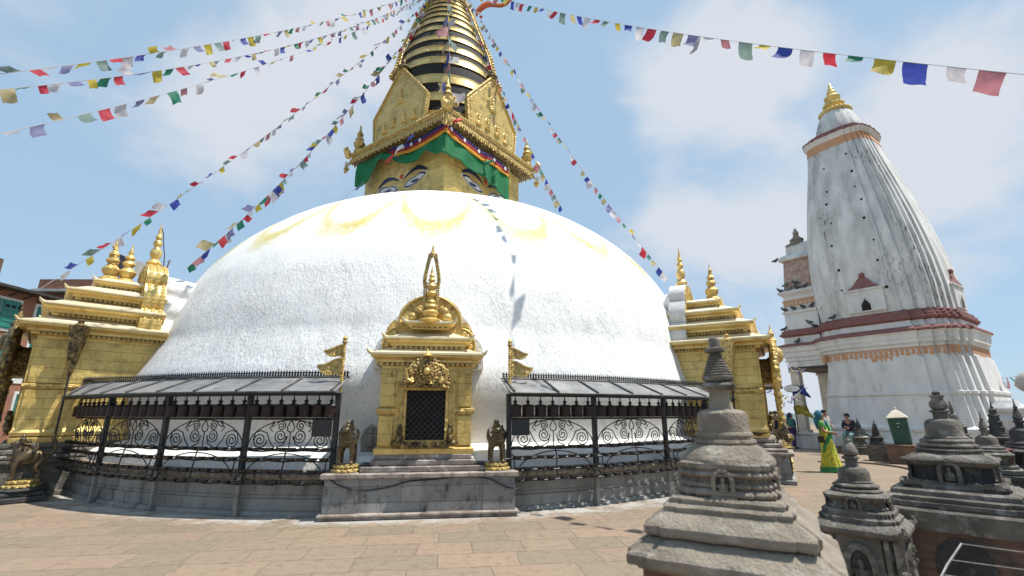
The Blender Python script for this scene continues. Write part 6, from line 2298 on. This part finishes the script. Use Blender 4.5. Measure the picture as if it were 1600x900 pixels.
person('child sized figure in grey behind the teal woman', (14.0, 25.0, 0), R(10), {}, (beige_cl, dark_cl, leather, True), 1.55)
person('person in a red shirt sitting inside the temple porch beside the wall', tuple(pw_ @ Vector((-3.1, -1.0, .35))), TRZ + R(-60), dict(
    pelvis=(0, .05, .60), spine=(0, .03, .79), chest=(0, .0, .97), neck=(0, -.02, 1.10), jaw=(-.02, -.05, 1.16), head=(-.02, -.05, 1.23), crown=(-.02, -.03, 1.30), nose=(-.02, -.135, 1.20),
    shl=(-.17, 0, 1.045), ell=(-.22, -.08, .8), wrl=(-.08, -.3, .75), shr=(.17, 0, 1.045), elr=(.22, -.08, .8), wrr=(.08, -.3, .75),
    hipl=(-.09, .02, .56), knl=(-.11, -.4, .54), anl=(-.11, -.38, .12), tol=(-.12, -.5, .06), hipr=(.09, .02, .56), knr=(.11, -.4, .54), anr=(.10, -.38, .12), tor=(.12, -.5, .06)),
    (red_cl, dark_cl, leather, True), 1.65)


# ------------------------------------------------------------------ prayer flags
FC = [('blue', (.045, .07, .36)), ('white', (.62, .60, .64)), ('red', (.52, .035, .06)), ('green', (.02, .20, .12)), ('yellow', (.55, .43, .05))]


def flag_material(nm, c):
    m = material(nm + '_flag_cloth', c, tuple(x * .8 for x in c), 9, .7)
    t = m.node_tree
    bs = t.nodes['Principled BSDF']
    tr = t.nodes.new('ShaderNodeBsdfTranslucent')
    mx = t.nodes.new('ShaderNodeMixShader'); mx.inputs[0].default_value = .42
    src = bs.inputs['Base Color'].links[0].from_socket
    # block-printed text smudge in the middle of each flag
    t.links.new(src, tr.inputs['Color'])
    t.links.new(bs.outputs[0], mx.inputs[1]); t.links.new(tr.outputs[0], mx.inputs[2])
    t.links.new(mx.outputs[0], t.nodes['Material Output'].inputs['Surface'])
    return m


FM_ = [flag_material(n_, c) for n_, c in FC]
FM2 = [flag_material('faded_' + n_, tuple(.55 * x + .45 * y for x, y in zip(c, (.42, .40, .44)))) for n_, c in FC]
cord_m = material('flag_cord', (.45, .45, .48), rough=.8)


def flag_string(label, P0, P1, sag, n_, f0, f1, size, seed, start=0, mids=None, gap=.0, droop=1.0, bl=.5):
    rnd = random.Random(seed)
    P0, P1 = Vector(P0), Vector(P1)
    mid = P0.lerp(P1, .5)
    root = thing('prayer_flag_string', label, 'prayer flags', P1, 0)
    T = -P1

    def at(f):
        return P0.lerp(P1, f) - Vector((0, 0, sag * 4 * f * (1 - f)))
    m = MB()
    m.tube([tuple(at(i / 60) + T) for i in range(61)], .006, 4)
    m.build('cord', cord_m, root)
    fs = [f0 + (f1 - f0) * (i + .5 + rnd.uniform(-.12, .12)) / n_ for i in range(n_)]
    wind = Vector((-.8, -.25, .15))
    for i, f in enumerate(fs):
        c = at(f) + T
        t = (at(min(f + .003, 1.02)) - at(f - .003)).normalized()
        sz = size * .84 * rnd.uniform(.7, 1.15)
        down = Vector((0, 0, -1)) * droop + wind * rnd.uniform(-.5, 1.5) * bl + Vector((rnd.uniform(-.5, .5), rnd.uniform(-.5, .5), rnd.uniform(-.1, .8)))
        down = (down - t * down.dot(t) * .45).normalized()
        nrm_ = t.cross(down).normalized()
        tw = rnd.uniform(-1.1, 1.1); ph = rnd.uniform(0, 6.28)
        v = []
        G = 5
        for a in range(G + 1):
            for b in range(G + 1):
                u_, w_ = a / G - .5, b / G
                d = (down + nrm_ * (tw * w_)).normalized()
                p = c + t * (u_ * sz * (1 - .12 * w_ * rnd.random())) + d * (w_ * sz * .92) + nrm_ * (.09 * sz * sin(u_ * 5 + w_ * 4 + ph) * w_)
                v.append(tuple(p))
        m = MB()
        m.add(v, [(a * (G + 1) + b, (a + 1) * (G + 1) + b, (a + 1) * (G + 1) + b + 1, a * (G + 1) + b + 1) for a in range(G) for b in range(G)])
        m.build('flag', (FM_ if rnd.random() < .55 else FM2)[(i + start) % 5], root, angle=180)
    return root


TOP = (AX.x - .14, AX.y - .3, 21.2)
flag_string('uppermost long prayer flag string running from the spire to the left picture edge', TOP, (-7.33, 5.56, 6.03), .55, 66, .05, .98, .25, 1, 3)
flag_string('second prayer flag string at the upper left, just under the uppermost one', TOP, (-7.67, 5.86, 6.02), .95, 64, .05, .985, .23, 2, 1)
flag_string('third prayer flag string at the left, reaching the left edge lowest of the long ones', TOP, (-6.99, 5.52, 5.05), .75, 50, .08, .985, .25, 3, 2)
flag_string('prayer flag string dipping in at the top left with a red flag', TOP, (-9.2, 6.0, 8.9), .25, 14, .62, .99, .30, 4, 2)
flag_string('prayer flag string from the spire down to the roofs of the left gilded shrine', TOP, (-11.2, 10.9, 4.4), .75, 62, .03, .97, .29, 5, 0)
flag_string('dense prayer flag string ending above the left railing beside the dome', TOP, (-8.99, 12.43, 5.30), 1.0, 76, .03, .985, .34, 6, 3)
flag_string('faded prayer flag string lying along the left shoulder of the dome', (-5.55, 16.3, 10.0), (-9.88, 14.88, 5.98), .35, 15, .02, .98, .32, 7, 0)
flag_string('vertical prayer flag string hanging down the front of the ringed spire', (AX.x - .10, AX.y - 1.05, 20.9), (AX.x + .72, AX.y - 3.62, 12.1), .1, 19, .02, .97, .62, 8, 3, droop=.5, bl=.15)
flag_string('steeper prayer flag string right of the spire ending on the dome', (AX.x + .4, AX.y - .4, 20.6), (1.87, 15.8, 8.55), .45, 44, .02, .99, .29, 9, 2)
flag_string('prayer flag string from the spire to the roof of the right gilded shrine', (AX.x + .5, AX.y - .4, 20.8), (4.7, 13.52, 5.30), .60, 56, .02, .99, .28, 10, 1)
r_ = flag_string('long prayer flag string across the upper right sky with the largest flags', TOP, (6.31, 4.79, 5.42), .50, 46, .05, .985, .36, 11, 2, droop=1.6, bl=.3)
m = MB()
c_ = Vector(TOP).lerp(Vector((6.31, 4.79, 5.42)), .74) - Vector((0, 0, .5 * 4 * .74 * .26)) - Vector((6.31, 4.79, 5.42))
m.tube([tuple(c_), tuple(c_ + Vector((-.08, 0, -.16))), tuple(c_ + Vector((-.12, .02, -.3))), tuple(c_ + Vector((-.24, 0, -.42)))], .04, 6, radii=[.02, .05, .04, .02])
m.build('tied_scarf', FM_[1], r_)
flag_string('short prayer flag string between the golden gate and the temple porch', (7.84, 14.49, 3.55), (13.6, 22.2, 3.6), .25, 9, .05, .95, .34, 12, 3)
flag_string('low prayer flag string stretched behind the standing people', (9.4, 17.54, 1.9), (13.6, 22.5, 2.9), .2, 12, .05, .95, .26, 13, 0)
flag_string('lowest prayer flag string near the people, under the golden gate eaves', (8.8, 17.9, 2.9), (13.7, 22.8, 2.3), .25, 12, .05, .95, .26, 14, 2)
flag_string('short prayer flag string at the right picture edge behind the temple tower', (24.83, 25.35, 3.6), (15.26, 14.16, 2.79), .2, 8, .15, .9, .5, 15, 3)
# orange scarf streaming from the spire top
m = MB(Matrix.Translation((-.2, 17.0, 19.2)))
v = []
for i in range(15):
    f = i / 14
    p = Vector((-1.55 + 2.0 * f, 1.8 - 1.9 * f, 1.15 - .9 * f + .25 * sin(f * 7)))
    v += [tuple(p), tuple(p + Vector((.02, .05 * sin(f * 9), -.42 * (1 - .55 * f))))]
m.add(v, [(2 * i, 2 * i + 2, 2 * i + 3, 2 * i + 1) for i in range(14)])
o = m.build('silk_scarf', material('orange_silk', (.62, .13, .025), (.5, .1, .02), 4, .6), angle=180)
o.modifiers.new('t', 'SOLIDIFY').thickness = .01
tag(o, 'orange silk scarf streaming to the right from the spire top', 'scarf')
# cloths knotted round the porch pillar
for (z, c_, lab, k_) in ((2.9, 0, 'blue cloth knotted round the porch pillar top', 0), (1.9, 4, 'yellow cloth knotted round the porch pillar lower down', 1)):
    m = MB(pw_)
    x, y = px0 + .22, py0 + .22
    m.loft([[(x + q * (.24 + .05 * sin(i * 2 + j)), y + s * (.24 + .05 * cos(i * 3 + j)), z - .14 * i + .1 * (j % 2)) for j, (q, s) in enumerate(((-1, -1), (0, -1.1), (1, -1), (1.1, 0), (1, 1), (0, 1.1), (-1, 1), (-1.1, 0)))] for i in range(4)])
    m.tube([(x + .2, y - .28, z - .2), (x + .45, y - .34, z - .35), (x + .65, y - .3, z - .55)], .1, 6, radii=[.1, .12, .04])
    tag(m.build('knotted_cloth', FM_[c_]), lab, 'cloth')

# ------------------------------------------------------------------ buildings at the far left and behind the right shrine
bh = thing('brick_house', 'brick house with green shutters and a dark eave at the far left edge', 'house', (-26.5, 26, 0))
Tb = Matrix.Translation((26.5, -26, 0))
m = MB(Tb)
m.box(-34, -24.2, 20.5, 38, 0, 7.3)
m.build('wall', house_brick, bh, smooth=False)
m = MB(Tb)
m.loft([[(-34.5, 20.0, 7.301), (-23.5, 20.0, 7.301), (-23.5, 38.5, 7.301), (-34.5, 38.5, 7.301)], [(-34.5, 20.0, 7.42), (-23.5, 20.0, 7.42), (-23.5, 38.5, 7.42), (-34.5, 38.5, 7.42)], [(-33, 21.5, 7.75), (-25, 21.5, 7.75), (-25, 37, 7.75), (-33, 37, 7.75)]])
m.build('roof', wood_dark, bh, smooth=False)
m = MB(Tb)
m.box(-34, -24.15, 20.45, 38, 3.0, 3.3)
m.build('floor_band', white_paint, bh, smooth=False)


def house_window(x, y, z0, z1, wy):
    m = MB(Tb)
    m.box(x, x + .06, y - wy - .12, y + wy + .12, z0 - .12, z1 + .12)
    f = m.build('window', white_paint, bh, smooth=False)
    m = MB(Tb)
    m.box(x + .061, x + .10, y - wy, y - .03, z0, z1)
    m.box(x + .061, x + .10, y + .03, y + wy, z0, z1)
    for k in range(5):
        z = z0 + (z1 - z0) * (k + .5) / 5
        m.box(x + .10, x + .12, y - wy + .06, y - .09, z - .08, z + .05)
        m.box(x + .10, x + .12, y + .09, y + wy - .06, z - .08, z + .05)
    m.build('shutter', green_paint, f, smooth=False)
    m = MB(Tb)
    for k in range(3):
        m.box(x + .101, x + .106, y + .15 + .3 * k, y + .36 + .3 * k, z1 - .5, z1 - .1)
    m.build('pane', dark_gap, f, smooth=False)


for y in (22.0, 24.6, 27.4, 30.2, 33.0):
    house_window(-24.2, y, 5.5, 6.85, .85)
    house_window(-24.2, y, 3.6, 5.0, .8)
    house_window(-24.2, y, .8, 2.5, .8)
m = MB(Tb)
for i in range(26):
    m.tube([(-23.6, 20.2 + .7 * i, 7.30), (-24.25, 20.2 + .7 * i, 7.05)], .04, 4)
m.build('eave_brackets', wood_dark, bh)
t2 = thing('roof_room', 'small brick roof room with a concrete slab and washing line behind the left shrine', 'house', (-26, 29, 7.5))
Tb2 = Matrix.Translation((26, -29, -7.5))
m = MB(Tb2)
m.box(-28.5, -24.3, 28.2, 32.2, 7.4, 8.7)
m.build('wall', house_brick, t2, smooth=False)
m = MB(Tb2)
m.box(-29, -24.0, 27.8, 32.6, 8.701, 8.85)
m.build('slab', lime_old, t2, smooth=False)
m = MB(Tb2)
m.box(-28.8, -24.2, 28.0, 32.4, 8.851, 9.5)
m.build('parapet', house_brick, t2, smooth=False)
m = MB()
m.tube([(-24.3, 28.4, 9.4), (-24.2, 27.6, 11.2)], .05, 6)
m.tube([(-24.3, 31.6, 9.4), (-23.8, 31.6, 11.9)], .05, 6)
m.tube([(-24.2, 27.6, 11.1), (-24.0, 29.5, 10.95), (-23.8, 31.6, 11.8)], .015, 5)
wl = m.build('washing_line', steel)
tag(wl, 'washing line between two poles on the roof room', 'washing line')
for (y, c_, lab, s) in ((28.1, navy, 'dark cloth hanging at the left of the roof washing line', 1), (29.4, beige_cl, 'grey cloth hanging in the middle of the roof washing line', 1.0), (30.5, red_cl, 'dark red cloth hanging on the roof washing line', .9), (31.3, FM_[1], 'white cloth at the right end of the roof washing line', .8)):
    m = MB()
    v = []
    for i in range(7):
        for j in range(6):
            v.append((-23.95 + .08 * sin(i * 1.4 + j) * j / 5, y + (i / 6 - .5) * 1.0 * (1 - .3 * j / 5), 11.0 + (.35 if y > 30 else 0) - j / 5 * 1.0 * s + .1 * i / 6 * (1 if y > 29 else -1)))
    m.add(v, [(i * 6 + j, (i + 1) * 6 + j, (i + 1) * 6 + j + 1, i * 6 + j + 1) for i in range(6) for j in range(5)])
    o = m.build('hanging_cloth', c_, angle=180)
    tag(o, lab, 'cloth')
m = MB()
m.box(-33, -27.3, 22, 24.4, 7.5, 9.6)
bx = m.build('far_block', brick_brown, smooth=False)
tag(bx, 'sliver of a taller brown building at the extreme left edge', 'building')
hut = thing('shelter', 'dark roofed shelter just behind the golden gate of the right shrine', 'shelter', (9.0, 18.6, 0))
Th = Matrix.Translation((-9.0, -18.6, 0))
m = MB(Th)
m.loft([[(6.6, 17.5, 2.55), (9.75, 17.5, 2.45), (9.75, 21.5, 2.45), (6.6, 21.5, 2.55)], [(6.6, 17.5, 2.62), (9.75, 17.5, 2.52), (9.75, 21.5, 2.52), (6.6, 21.5, 2.62)], [(6.6, 18.8, 3.25), (8.6, 18.8, 3.2), (8.6, 20.4, 3.2), (6.6, 20.4, 3.25)]])
m.build('roof', wood_dark, hut, smooth=False)
m = MB(Th)
m.box(6.7, 9.3, 17.9, 21.2, 0, 2.5)
m.build('wall', brick_brown, hut, smooth=False)
